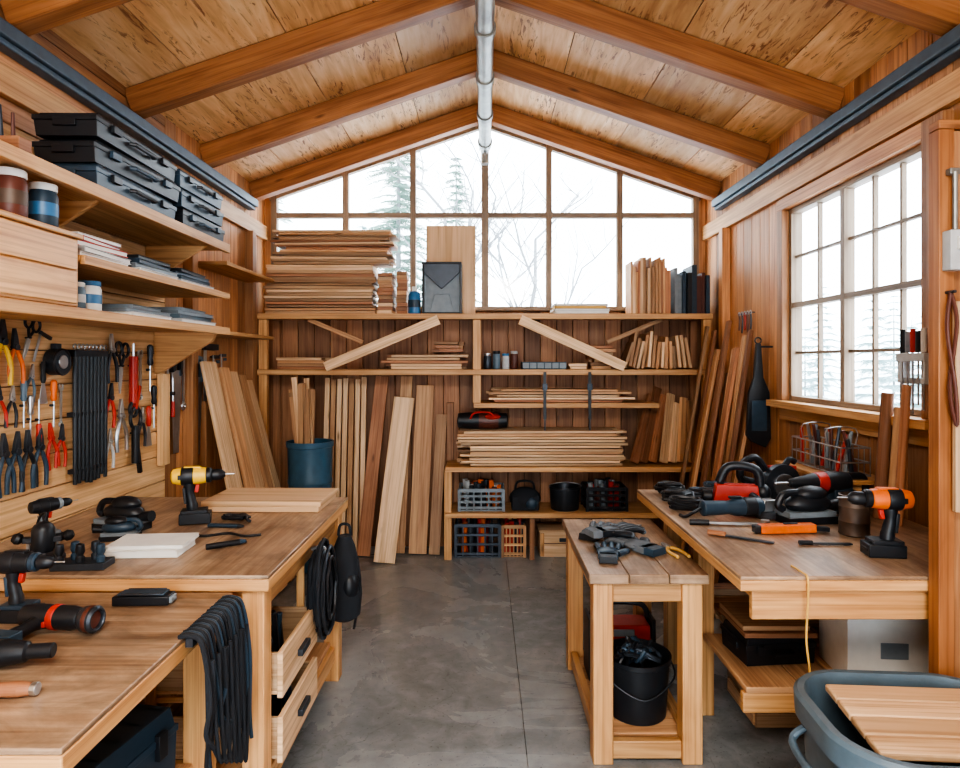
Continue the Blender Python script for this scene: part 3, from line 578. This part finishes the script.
glove(T(.54,3.10,zE)@RZ(60),GLOVE,1.25,BLACK); glove(T(.68,2.86,zE)@RZ(125),GLOVE,1.25,NAVY); glove(T(.59,2.97,zE+.037)@RZ(20),BLACK,1.2,GLOVE); glove(T(.53,2.76,zE)@RZ(80),NAVY,1.1,BLACK)
def tpliers(M,hm,s=1):
    b=B('pliers'); b.M=SC(s); b.cyl((0,0,0),(0,0,.018),.012,STEEL,n=12)
    for g in (-1,1):
        b.poly([(0,-.01),(g*.016,.0),(g*.014,.03),(g*.004,.07),(0,.07)][::g],.012,STEEL,z0=.002); b.tube([(g*.004,-.004,.009),(g*.02,-.03,.009),(g*.03,-.08,.009),(g*.026,-.14,.009)],.008,hm,8,5)
    return b.finish(M,bevel=.001)
tpliers(T(.82,2.86,zE)@RZ(10),TAPE,1.0); tpliers(T(.74,3.22,zE)@RZ(-60),TAPE,.9)
zC=.901
drill(T(1.45,2.31,zC)@RZ(172),ORANGE,BLACK,1.0)
b=B('tin_can'); b.lathe([(.055,0),(.058,.004),(.056,.01),(.056,.05),(.058,.055),(.056,.06),(.056,.11),(.058,.115),(.056,.12),(.056,.155),(.059,.16),(.052,.162),(.052,.02),(0,.018)],RUST,n=28); b.finish(T(1.50,2.60,zC),bevel=0)
b=B('utility_knife'); b.beam((-.13,0,.018),(.10,0,.020),.042,.034,ORANGE); b.beam((.10,0,.018),(.16,-.004,.013),.024,.018,BLACK); b.box((0,0,.038),(.06,.014,.006),BLACK); b.box((-.14,0,.018),(.03,.036,.03),BLACK); b.finish(T(1.25,2.62,zC)@RZ(3),bevel=.004)
b=B('flat_file'); b.box((.02,0,.007),(.15,.018,.006),BLACK); b.cyl((-.05,0,.009),(-.10,0,.009),.009,BLACK,n=10); b.finish(T(1.30,2.44,zC)@RZ(-4),bevel=.001)
grinder(T(1.15,2.86,zC)@RZ(8),NAVY,1.15)
sander(T(1.40,2.80,zC)@RZ(190),BLACK,1.3)
b=B('circular_saw'); b.box((0,.0,.006),(.28,.16,.010),STEEL); b.cyl((.02,-.03,.075),(.02,-.0,.075),.085,DK,n=28); b.cyl((.02,-.04,.07),(.02,-.03,.07),.05,STEEL,n=24); b.lathe([(.045,0),(.048,.01),(.045,.10),(.03,.12)],BLACK,T(.02,0,.08)@RX(-90),20)
b.box((.05,.03,.12),(.12,.05,.05),REDP)
b.tube([(-.03,.03,.13),(-.08,.03,.185),(-.14,.03,.16),(-.15,.03,.10),(-.07,.03,.075)],.017,BLACK,10,5); b.tube([(.06,.03,.13),(.09,.03,.17),(.12,.03,.16)],.014,BLACK,10,4); b.finish(T(1.47,3.24,zC)@RZ(12)@SC(1.15),bevel=.002)
b=B('jigsaw'); b.box((0,0,.006),(.16,.08,.010),STEEL); b.box((.0,0,.06),(.20,.065,.09),REDP,tp=(.85,.8)); b.tube([(-.10,0,.09),(-.08,0,.17),(.03,0,.18),(.07,0,.11)],.020,BLACK,12,5); b.cyl((.10,0,.05),(.14,0,.05),.028,BLACK,n=16); b.box((.08,0,-.0+.03),(.01,.02,.05),STEEL); b.ell((-.11,0,.07),(.035,.034,.04),BLACK); b.finish(T(1.20,3.06,zC)@RZ(170)@SC(1.1),bevel=.004)
b=B('rotary_hammer'); c=T(0,0,.14)@RY(90)
b.lathe([(.030,-.10),(.046,-.09),(.050,-.02),(.044,.08),(.034,.12),(.026,.17),(.018,.20)],BLACK,c,20); b.lathe([(.047,.02),(.050,.03),(.046,.075)],REDP,c,20)
b.box((-.05,0,.075),(.10,.085,.15),NAVY,tp=(.9,.9)); b.tube([(-.09,0,.165),(-.17,0,.16),(-.185,0,.10),(-.16,0,.03),(-.08,0,.025)],.018,BLACK,12,5); b.cyl((.10,0,.12),(.11,-.03,.02),.016,BLACK,.019,n=12); b.cyl((.20,0,.14),(.27,0,.14),.006,STEEL,n=8)
b.box((-.05,0,.006),(.12,.09,.012),BLACK); b.finish(T(1.60,2.98,zC)@RZ(188),bevel=.005)
for k,(x,y) in enumerate(((.98,3.40),(1.12,3.24),(1.24,3.40),(.95,3.02),(.96,3.20))): coil('power_cord',T(x,y,zC),.065+.01*(k%2),5,(BLACK,DK,NAVY,BLACK,BLACK)[k],.009,.7,.045)
b=B('socket_wrench'); b.beam((-.12,0,.01),(.1,0,.01),.016,.01,STEEL); b.cyl((.11,0,0),(.11,0,.03),.018,STEEL); b.cyl((-.12,0,.01),(-.2,0,.01),.012,BLACK,.013); b.finish(T(1.08,2.73,zC)@RZ(-8),bevel=.001)
b=B('flat_file'); b.box((.02,0,.005),(.18,.02,.006),DK); b.cyl((-.07,0,.010),(-.14,0,.010),.010,W_red,n=10); b.finish(T(1.02,2.52,zC)@RZ(-35),bevel=.001)
b=B('extension_cord'); b.tube([(0,.10,.005),(0,.02,.006),(0,-.008,.0),(.002,-.009,-.06),(-.004,-.009,-.2),(.006,-.01,-.30),(.0,-.01,-.34),(.012,-.01,-.31)],.0035,TAPE,8,6); b.finish(T(1.045,2.082,.901),bevel=0)
b=B('lumber_pile')
for k in range(12): b.box((rnd(-.02,.02),-.20+.09*(k%4)+rnd(0,.01),.013+.027*(k//4)),(.58+rnd(-.05,.05),.085,.025),(W_mid,W_lite,W_red)[k%3],RZ(rnd(-1.5,1.5)))
b.finish(T(1.38,3.18,.381))
b=B('cardboard_box'); b.box((0,0,.13),(.34,.24,.26),WHITE); b.box((-.0,-.0,.266),(.35,.25,.012),WHITE); b.box((0,-.122,.13),(.10,.004,.06),GREY); b.box((0,0,.273),(.05,.25,.002),TAPE); b.finish(T(1.55,2.53,.381)@RZ(-4),bevel=.003)
case('tool_case',T(1.18,2.68,.381)@RZ(6),.30,.22,.11,BLACK,.35,BLACK)
b=B('plank_bundle')
for k in range(2): b.b2(1.04,1.33-.02*k,2.56+.02*k,2.84,.494+.022*k,.514+.022*k,(W_red,W_mid)[k%2])
b.finish()
b=B('scrap_wood_crate'); 
for k in range(3):
    for yy in (-.16,.16): b.box((0,yy,.04+k*.075),(.44,.014,.06),W_mid)
    for xx in (-.22,.22): b.box((xx,0,.04+k*.075),(.014,.30,.06),W_mid)
b.box((0,0,.01),(.44,.32,.015),W_mid)
for k in range(7): b.beam((rnd(-.18,.18),rnd(-.12,.12),.03),(rnd(-.18,.18),rnd(-.12,.12),.25),.04,.02,(W_red,W_mid)[k%2],ref=(0,1,0))
b.finish(T(1.40,2.95,0.001))
b=B('storage_tub')
def rr(w,d,r,n=8):
    o=[]
    for cx,cy,a0 in ((w/2-r,d/2-r,0),(-w/2+r,d/2-r,90),(-w/2+r,-d/2+r,180),(w/2-r,-d/2+r,270)):
        for i in range(n+1): a=math.radians(a0+90*i/n); o.append((cx+r*math.cos(a),cy+r*math.sin(a)))
    return o
def loft(b,secs,mat):
    vs=[];fs=[];n=len(secs[0][0])
    for pts,z in secs: vs+=[(x,y,z) for x,y in pts]
    for i in range(len(secs)-1):
        for k in range(n): k2=(k+1)%n; fs.append((i*n+k,i*n+k2,(i+1)*n+k2,(i+1)*n+k))
    fs.append(tuple(reversed(range(n)))); fs.append(tuple((len(secs)-1)*n+i for i in range(n)))
    b.add(vs,fs,mat,[[(0,0)]*len(f) for f in fs],.5)
w,d=.60,.50
loft(b,[(rr(w*.82,d*.82,.12),0),(rr(w*.84,d*.84,.13),.02),(rr(w*.94,d*.94,.16),.50),(rr(w*.94,d*.94,.16),.54),(rr(w*1.02,d*1.02,.18),.55),(rr(w*1.03,d*1.03,.18),.61),(rr(w*1.0,d*1.0,.175),.62),(rr(w*.93,d*.92,.15),.62),(rr(w*.90,d*.89,.14),.59),(rr(w*.84,d*.84,.13),.30),(rr(w*.8,d*.8,.12),.29)],TEAL)
b.tube([(-w*.47,-.10,.52),(-w*.535,-.09,.48),(-w*.535,.09,.48),(-w*.47,.10,.52)],.011,TEAL,8,4)
b.box((-w*.43,-.17,.42),(.012,.05,.05),TAPE)
b.finish(T(1.21,1.755,0.001)@RZ(-4)@Matrix.Diagonal((1,1,1.02,1)),bevel=0)
b=B('cutting_board'); 
for k in range(4): b.box((0,-.115+k*.078,.0),(.42,.076,.022),(W_lite,W_ply)[k%2])
b.finish(T(1.22,1.755,.612)@RZ(-4)@RX(4),bevel=.006)
b=B('leaning_slats')
for k in range(3): b.beam((1.60+k*.05,1.98-.03*k,.01),(1.62+.05*k,2.028,2.05-.2*k),.045,.018,(W_lite,W_mid)[k%2],ref=(0,-1,0))
b.finish()
FP=lambda x,z: WF(x,2.029,z)
b=B('electrical_switch_box'); b.box((0,0,.02),(.055,.125,.04),LGREY); b.box((0,.02,.045),(.018,.04,.014),WHITE); b.cyl((0,.0625,.02),(0,.25,.02),.008,GALV,n=10); b.box((0,.25,.012),(.035,.02,.024),GALV); b.finish(FP(1.476,1.95),bevel=.003)
b=B('hanging_rope'); b.tube([(0,0,.02),(.012,-.1,.03),(-.01,-.3,.03),(.012,-.42,.03),(.0,-.30,.04),(-.018,-.12,.03),(0,0,.02)],.006,BROWN,8,6); b.cyl((0,0,0),(0,0,.04),.005,DK,n=8); b.finish(FP(1.462,1.82),bevel=0)
b=B('hanging_slat'); b.box((0,-.32,.022),(.035,.66,.016),W_lite); b.cyl((0,-.02,0),(0,-.02,.04),.005,DK,n=8); b.finish(FP(1.488,1.78),bevel=.002)
b=B('magnetic_tool_holder'); b.box((0,0,.03),(.18,.035,.06),LGREY); b.box((0,-.10,.02),(.18,.025,.04),LGREY); b.box((-.08,-.05,.03),(.012,.12,.05),LGREY); b.box((.08,-.05,.03),(.012,.12,.05),LGREY)
for k in range(5):
    x=-.065+k*.033; b.cyl((x,.02,.045),(x,.12-.01*(k%2),.045),.011,(BLACK,GREY,REDP,BLACK,WHITE)[k],n=10); b.cyl((x,-.2-.02*(k%3),.045),(x,.02,.045),.004,STEEL,n=8)
b.finish(WR(2.70,1.62,1.850),bevel=.002)
b=B('tool_rack_shelf'); b.b2(1.62,1.898,2.96,3.58,1.03,1.05,W_shelf)
for yy in (3.02,3.5): b.poly([(0,0),(-.22,0),(0,-.12)][::-1],.02,W_shelf,WF(1.898,yy,1.03))
b.finish()
b=B('wire_tool_caddy')
for z in (.008,.07,.14): b.tube([(-.07,-.24,z),(.07,-.24,z),(.07,.24,z),(-.07,.24,z),(-.07,-.24,z)],.004,STEEL)
for k in range(11):
    y=-.24+.048*k
    for x in (-.07,.07): b.cyl((x,y,.004),(x,y,.14),.003,STEEL,n=6)
    b.cyl((-.07,y,.006),(.07,y,.006),.003,STEEL,n=6)
for k in range(15):
    y=-.22+.031*k; mt=(DK,BROWN,GREY,STEEL,REDP)[k%5]; b.cyl((rnd(-.04,.04),y,.006),(rnd(-.04,.04),y+rnd(-.02,.02),.18+rnd(0,.05)),.011,mt,.008,n=8)
for k in (-.12,.12): b.tube([(-.07,k,.14),(-.07,k,.22),(.07,k,.22),(.07,k,.14)],.003,STEEL,6,3)
b.finish(T(1.76,3.28,1.051),bevel=0)
b=B('round_dowels')
for k,(y,h,r) in enumerate(((2.86,.56,.026),(2.79,.5,.022),(2.73,.60,.018))): b.cyl((1.76+.01*(k%2),y,0),(1.80+.01*(k%2),y,h),r,(W_red,W_mid)[k%2],n=14)
b.finish(T(0,0,.902),bevel=.002)
# ================================================================ BACK SHELVING
F,K=5.15,5.545
b=B('lumber_shelving')
for x in (-1.795,-.065,1.795): b.b2(x-.033,x+.033,F+.016,F+.07,0 if abs(x)>1 else 1.27,1.944,W_shelf); b.b2(x-.03,x+.03,K-.05,K,0,1.95,W_dark)
for z in (1.99,1.54):
    b.b2(-1.83,1.83,F+.016,K,z-.025,z,W_shelf); b.b2(-1.83,1.83,F-.012,F+.015,z-.045,z,W_shelf)
for (z,xa,xb) in ((1.27,-.09,1.40),(.755,-.32,1.76),(.385,-.32,1.76)):
    b.b2(xa,xb,F+.016,K,z-.025,z,W_shelf); b.b2(xa,xb,F-.012,F+.015,z-.04,z,W_shelf)
b.b2(-.33,-.27,F+.017,F+.07,0,.73,W_shelf); b.b2(1.26,1.30,F+.017,F+.04,0,.345,W_dark)
b.b2(.36,.40,F+.017,F+.04,0,.345,W_dark); b.b2(-.33,-.27,K-.05,K,0,1.25,W_dark)
b.beam((-1.28,F-.03,1.56),(-.37,F-.03,1.94),.02,.08,W_lite,tn=.8); b.beam((.28,F-.03,1.94),(1.12,F-.03,1.56),.02,.08,W_lite,tn=.8)
b.beam((-1.45,F+.1,1.95),(-1.0,F+.1,1.76),.02,.035,W_mid); b.beam((1.45,F+.1,1.95),(1.0,F+.1,1.76),.02,.035,W_mid)
b.finish(bevel=.003)
def pile(name,x0,x1,y0,y1,z0,h,t,rows,mats,jx=.03,ja=1.0,rm=.72):
    b=B(name); z=z0
    while z+t<=z0+h+1e-6:
        w=(y1-y0)/rows
        for r in range(rows):
            a=x0+rnd(0,jx); c=x1-rnd(0,jx); tt=t*rnd(rm,.97)
            b.box(((a+c)/2,y0+w*(r+.5)+rnd(-.010,.010),z+t/2),(c-a,w*.95,tt),R.choice(mats),RZ(rnd(-ja,ja))@RY(rnd(-.3,.3)))
        z+=t
    return b.finish(bevel=.0015)
pile('plywood_stack',-1.80,-.885,5.18,5.46,1.991,.40,.025,1,[W_mid,W_card,W_red,W_mid,W_lite],.035,1.2)
pile('plywood_stack',-1.76,-.72,5.19,5.43,2.394,.28,.020,1,[W_mid,W_card,W_card,W_red,W_lite],.15,1.6)
pile('lumber_offcuts',-.875,-.745,5.18,5.40,1.991,.35,.030,1,[W_lite,W_mid,W_red],.012,3,.95)
pile('lumber_offcuts',-.73,-.635,5.24,5.38,1.991,.38,.032,1,[W_mid,W_red],.01,3,.95)
b=B('spray_can'); b.lathe([(.045,0),(.05,.006),(.05,.15),(.036,.175),(.015,.185)],BLUE,n=20); b.lathe([(.022,.18),(.022,.215),(.018,.22)],WHITE,n=16); b.lathe([(.051,.05),(.0515,.06),(.0515,.10),(.051,.11)],NAVY,n=20); b.finish(T(-.572,5.19,1.991),bevel=.001)
b=B('plywood_panel'); b.box((0,0,.385),(.42,.018,.77),W_ply,RX(-3)); b.finish(T(-.29,5.44,1.992))
b=B('metal_bin'); 
for a in (-.16,.145): b.b2(a,a+.015,-.1,.1,0,.42,BLACK)
b.b2(-.145,.145,-.1,.1,0,.012,BLACK); b.b2(-.145,.145,-.1,.1,.405,.42,BLACK); b.b2(-.145,.145,-.06,-.05,.012,.405,GREY); b.poly([(-.145,.33),(-.145,.405),(.145,.405),(.145,.33),(0,.20)][::-1],.01,DK,WF(0,-.09,0)); b.poly([(-.10,.012),(.10,.012),(.06,.16),(-.06,.16)],.01,GREY,WF(0,-.07,0))
b.finish(T(-.35,5.27,1.991),bevel=.003)
stack('book_stack',T(.78,5.30,1.991),[(.44,.26,.022,WHITE,0),(.46,.26,.02,LGREY,1),(.42,.25,.022,TAPE,-1),(.44,.25,.018,LGREY,1)])
def uprow(name,x0,x1,y0,dp,z0,h0,h1,mats,wmin=.015,wmax=.04,lean=0):
    b=B(name); x=x0
    while x<x1:
        w=rnd(wmin,wmax); h=rnd(h0,h1); b.box((x+w/2,y0+dp/2+rnd(-.02,.02),z0+h/2+.001),(w*.96,dp*rnd(.85,1),h),R.choice(mats),RY(rnd(-lean,lean))); x+=w
    return b.finish(bevel=.002)
uprow('book_row',1.18,1.50,5.18,.24,1.993,.32,.46,[W_mid,W_card,W_lite,W_mid,W_red,BROWN],.014,.035,.4); uprow('book_row',1.54,1.80,5.18,.26,1.991,.30,.42,[NAVY,GREY,BLACK,TEAL,BROWN],.025,.05)
pile('lumber_pile',-1.74,-1.27,5.20,5.46,1.541,.10,.024,2,[W_mid,W_red,W_lite],.06,1)
pile('lumber_pile',-.86,-.13,5.24,5.48,1.541,.14,.024,2,[W_mid,W_lite,W_lite,W_red],.10,1.5)
pile('lumber_offcuts',-.45,-.15,5.24,5.44,1.680,.09,.03,2,[W_mid,W_red],.08,3)
for k,(x,m1,m2) in enumerate(((.02,DK,STEEL),(.095,TEAL,BLACK),(.17,LGREY,BLUE),(.24,BROWN,LGREY))): jar('hardware_jar',T(x,5.27,1.541),.032,.13+.02*(k%2),m1,m2)
b=B('parts_organizer'); b.box((0,0,.03),(.36,.2,.06),NAVY); 
for k in range(6): b.box((-.15+.06*k,-.102,.03),(.052,.01,.045),GREY)
b.finish(T(.48,5.28,1.541))
pile('lumber_offcuts',.68,.83,5.20,5.40,1.541,.05,.024,1,[W_lite],.02,2); pile('lumber_offcuts',.85,1.08,5.26,5.46,1.541,.22,.028,2,[W_mid,W_lite,W_red],.05,3)
b=B('short_board_row')
for k in range(15): b.beam((1.14+k*.038,5.32+rnd(-.03,.03),1.552),(1.21+k*.030,5.32+rnd(-.03,.03),1.54+rnd(.20,.33)),.2,.026,R.choice([W_mid,W_red,W_card,W_lite]),ref=(1,0,0))
b.finish()
pile('lumber_pile',.0,1.22,5.18,5.48,1.271,.125,.022,3,[W_mid,W_lite,W_red],.15,.5)
b=B('cargo_straps')
for x in (.48,.84):
    b.b2(x-.012,x+.012,5.128,5.134,1.14,1.52,BLACK); b.box((x,5.124,1.40),(.04,.012,.05),DK); b.b2(x-.006,x+.006,5.126,5.130,1.05,1.14,BLACK)
b.finish(bevel=0)
pile('lumber_pile',-.24,1.16,5.17,5.48,.757,.29,.024,3,[W_lite,W_lite,W_mid,W_lite],.14,.3)
b=B('duffel_bag'); c=T(0,0,.07)@RY(90); b.lathe([(.02,-.21),(.06,-.20),(.068,-.1),(.070,0),(.068,.1),(.060,.20),(.02,.21)],BLACK,c,18); b.lathe([(.0695,-.03),(.071,-.02),(.071,.12),(.069,.13)],BROWN,c,18); b.tube([(-.1,-.06,.09),(-.06,-.085,.14),(.06,-.085,.14),(.1,-.06,.09)],.008,REDP,8,5); b.ell((.08,-.03,.10),(.08,.05,.03),REDP); b.finish(T(-.02,5.28,1.048),bevel=0)
b=B('leaning_boards')
for k in range(7): b.beam((1.22+k*.08,5.24+.02*(k%3),.775),(1.40+k*.055,5.39,1.30+rnd(-.06,.10)),.075,.028,R.choice([W_mid,W_lite,W_red]),ref=(.6,-1,0))
b.finish()
def crate(name,M,w,d,h,mat,fill=None):
    b=B(name); t=.012; b.box((0,0,t/2),(w,d,t),mat)
    for x in (-w/2,w/2):
        for y in (-d/2,d/2): b.box((x,y,h/2),(.024,.024,h),mat)
    for k in range(4):
        z=.03+(h-.04)*k/3; hh=.02 if k<3 else .03
        for y in (-d/2,d/2): b.box((0,y,z),(w,t,hh),mat)
        for x in (-w/2,w/2): b.box((x,0,z),(t,d,hh),mat)
    for k in range(1,6):
        x=-w/2+w*k/6
        for y in (-d/2,d/2): b.box((x,y,h/2),(.012,t*.9,h*.98),mat)
    for k in range(22): 
        x=rnd(-w*.36,w*.36);y=rnd(-d*.32,d*.32); b.cyl((x,y,.02),(x+rnd(-.02,.02),y+rnd(-.01,.01),h+rnd(-.01,.05)),.022,R.choice(fill or [BLACK,DK,NAVY]),n=8)
    return b.finish(M,bevel=.001)
crate('storage_crate',T(-.03,5.33,.386),.36,.26,.18,GREY,[REDP,LGREY,BROWN,DK,ORANGE]); crate('storage_crate',T(.99,5.33,.386),.32,.26,.19,BLACK,[GREY,BROWN,DK,REDP])
b=B('tool_bag'); b.ell((0,0,.09),(.13,.10,.09),CLOTH); b.box((0,0,.06),(.22,.17,.12),CLOTH); b.tube([(-.08,0,.13),(-.06,0,.22),(.06,0,.22),(.08,0,.13)],.01,BLACK,8,5); b.ell((.05,-.08,.06),(.05,.03,.05),NAVY); b.finish(T(.33,5.30,.386),bevel=.01)
b=B('paint_pot'); b.lathe([(.11,0),(.115,.01),(.125,.17),(.13,.175),(.13,.19),(.12,.19),(.11,.14),(0,.13)],DK,n=26); b.tube([(-.128,0,.17),(-.12,-.05,.21),(.0,-.06,.23),(.12,-.05,.21),(.128,0,.17)],.004,STEEL,8,5); b.finish(T(.66,5.30,.386),bevel=0)
crate('storage_crate',T(-.06,5.37,0.001),.36,.26,.27,DK,[REDP,ORANGE,DK,BLACK]); crate('wooden_crate',T(.235,5.36,.001),.18,.24,.26,W_mid,[REDP,DK,W_mid])
b=B('wooden_chest'); b.box((0,0,.10),(.38,.24,.20),W_lite); b.box((0,0,.211),(.40,.26,.02),W_lite); b.box((0,-.125,.14),(.06,.01,.03),DK); b.box((0,-.123,.11),(.36,.006,.006),BROWN)
for x in (-.17,.17): b.box((x,-.123,.10),(.03,.008,.19),W_bench)
b.finish(T(.64,5.37,.001)); 
crate('storage_crate',T(1.07,5.37,.001),.34,.26,.24,BLACK)
# ================================================================ STANDING LUMBER
b=B('striped_battens')
for k in range(7): b.beam((-1.35+k*.053,5.34,.004),(-1.345+k*.052,5.48,1.47-rnd(0,.02)),.040,.03,(W_lite,W_mid,W_lite)[k%3],ref=(0,-1,0),tn=(.9,.5,.8)[k%3])
b.finish()
for (xa,ya,xb,zt,w,mt,t) in ((-1.00,5.26,-.88,1.48,.11,W_red,.7),(-.80,5.08,-.68,1.30,.17,W_lite,.8),(-.72,5.34,-.67,1.48,.10,W_mid,.5),(-.56,5.32,-.51,1.40,.15,W_mid,.6),(-.42,5.30,-.37,1.15,.09,W_mid,.2)):
    b=B('lumber_board'); b.beam((xa,ya,.006),(xb,5.49 if ya>5.2 else 5.40,zt),w,.024,mt,ref=(0,-1,0),tn=t); b.finish()
b=B('leaning_planks')
for k,(y,w,zt,mt) in enumerate(((4.16,.20,1.60,W_lite),(4.40,.14,1.56,W_mid),(4.54,.16,1.53,W_lite),(4.72,.12,1.50,W_mid),(4.86,.12,1.46,W_lite))): b.beam((-1.44+.01*k,y-.05,.01),(-1.80,y,zt),w,.026,mt,ref=(1,0,0))
b.finish()
b=B('trash_barrel'); b.lathe([(.14,0),(.145,.01),(.155,.30),(.16,.305),(.16,.33),(.157,.335),(.163,.66),(.169,.665),(.169,.69),(.165,.70),(.170,.94),(.18,.945),(.18,.985),(.168,.985),(.16,.90),(.14,.05),(0,.04)],BARREL,n=36)
for k in range(9): b.beam((rnd(-.07,.07),rnd(-.07,.07),.06),(-.09+rnd(-.10,.10),rnd(-.03,.10),1.30+rnd(0,.18)),.04,.022,R.choice([W_mid,W_red,W_lite]),ref=(0,-1,0))
b.finish(T(-1.36,4.98,0.001),bevel=0)
b=B('leaning_planks')
for k in range(13): b.beam((1.40+.03*(k%3),4.02+k*.075,.01),(1.78+rnd(-.03,.03),4.30+k*.062,1.55+rnd(-.12,.35)),rnd(.035,.075),.024,R.choice([W_mid,W_red,W_red,W_lite,W_mid]),ref=(1,0,0))
b.finish()
b=B('hanging_tool_sleeve'); b.poly([(-.05,-.42),(.045,-.46),(.08,-.40),(.07,-.1),(.03,.0),(.014,.22),(-.014,.22),(-.03,0),(-.065,-.1),(-.08,-.38)],.03,BLACK,z0=.01); b.cyl((0,.20,.02),(.10,.20,.02),.006,DK,n=8); b.ring((0,.24,.025),.02,.005,BLACK); b.box((0,-.25,.045),(.10,.2,.01),NAVY); b.finish(WF(1.79,4.22,1.50),bevel=.005)
b=B('hanging_bits'); 
for k in range(5): b.cyl((-.1+k*.05,.0,0),(-.1+k*.05,.0,.035),.004,DK,n=6); b.tube([(-.1+k*.05,.0,.03),(-.1+k*.05+.01,-.06,.03),(-.1+k*.05,-.12-.02*(k%2),.03)],.006,(BROWN,DK,REDP)[k%3],6,4); b.ring((-.1+k*.05,-.0,.03),.014,.003,STEEL)
b.finish(WR(4.60,1.95),bevel=0)
# ================================================================ CAMERA / LIGHT
cd=bpy.data.cameras.new('camera'); cam=bpy.data.objects.new('camera',cd); bpy.context.scene.collection.objects.link(cam)
cam.location=(0,0,1.6); cam.rotation_euler=(math.radians(90),0,0); cd.sensor_width=36; cd.lens=24; cd.shift_x=-5/960; cd.shift_y=-22/960; cd.clip_start=.02
bpy.context.scene.camera=cam
w=bpy.data.worlds.new('sky'); bpy.context.scene.world=w; w.use_nodes=True
bg=w.node_tree.nodes['Background']; bg.inputs[0].default_value=(.84,.93,1.0,1); bg.inputs[1].default_value=5.0
def area(name,loc,rot,sx,sy,e,col):
    ld=bpy.data.lights.new(name,'AREA'); ld.shape='RECTANGLE'; ld.size=sx; ld.size_y=sy; ld.energy=e; ld.color=col
    o=bpy.data.objects.new(name,ld); bpy.context.scene.collection.objects.link(o); o.location=loc; o.rotation_euler=[math.radians(a) for a in rot]
area('fill_light',(0,-.4,2.9),(35,0,0),1.6,.6,50,(1,.93,.84))  # added fill lamp behind the camera, not a real fixture
sc=bpy.context.scene
sc.view_settings.view_transform='AgX'; sc.view_settings.look='AgX - High Contrast'; sc.view_settings.exposure=.68
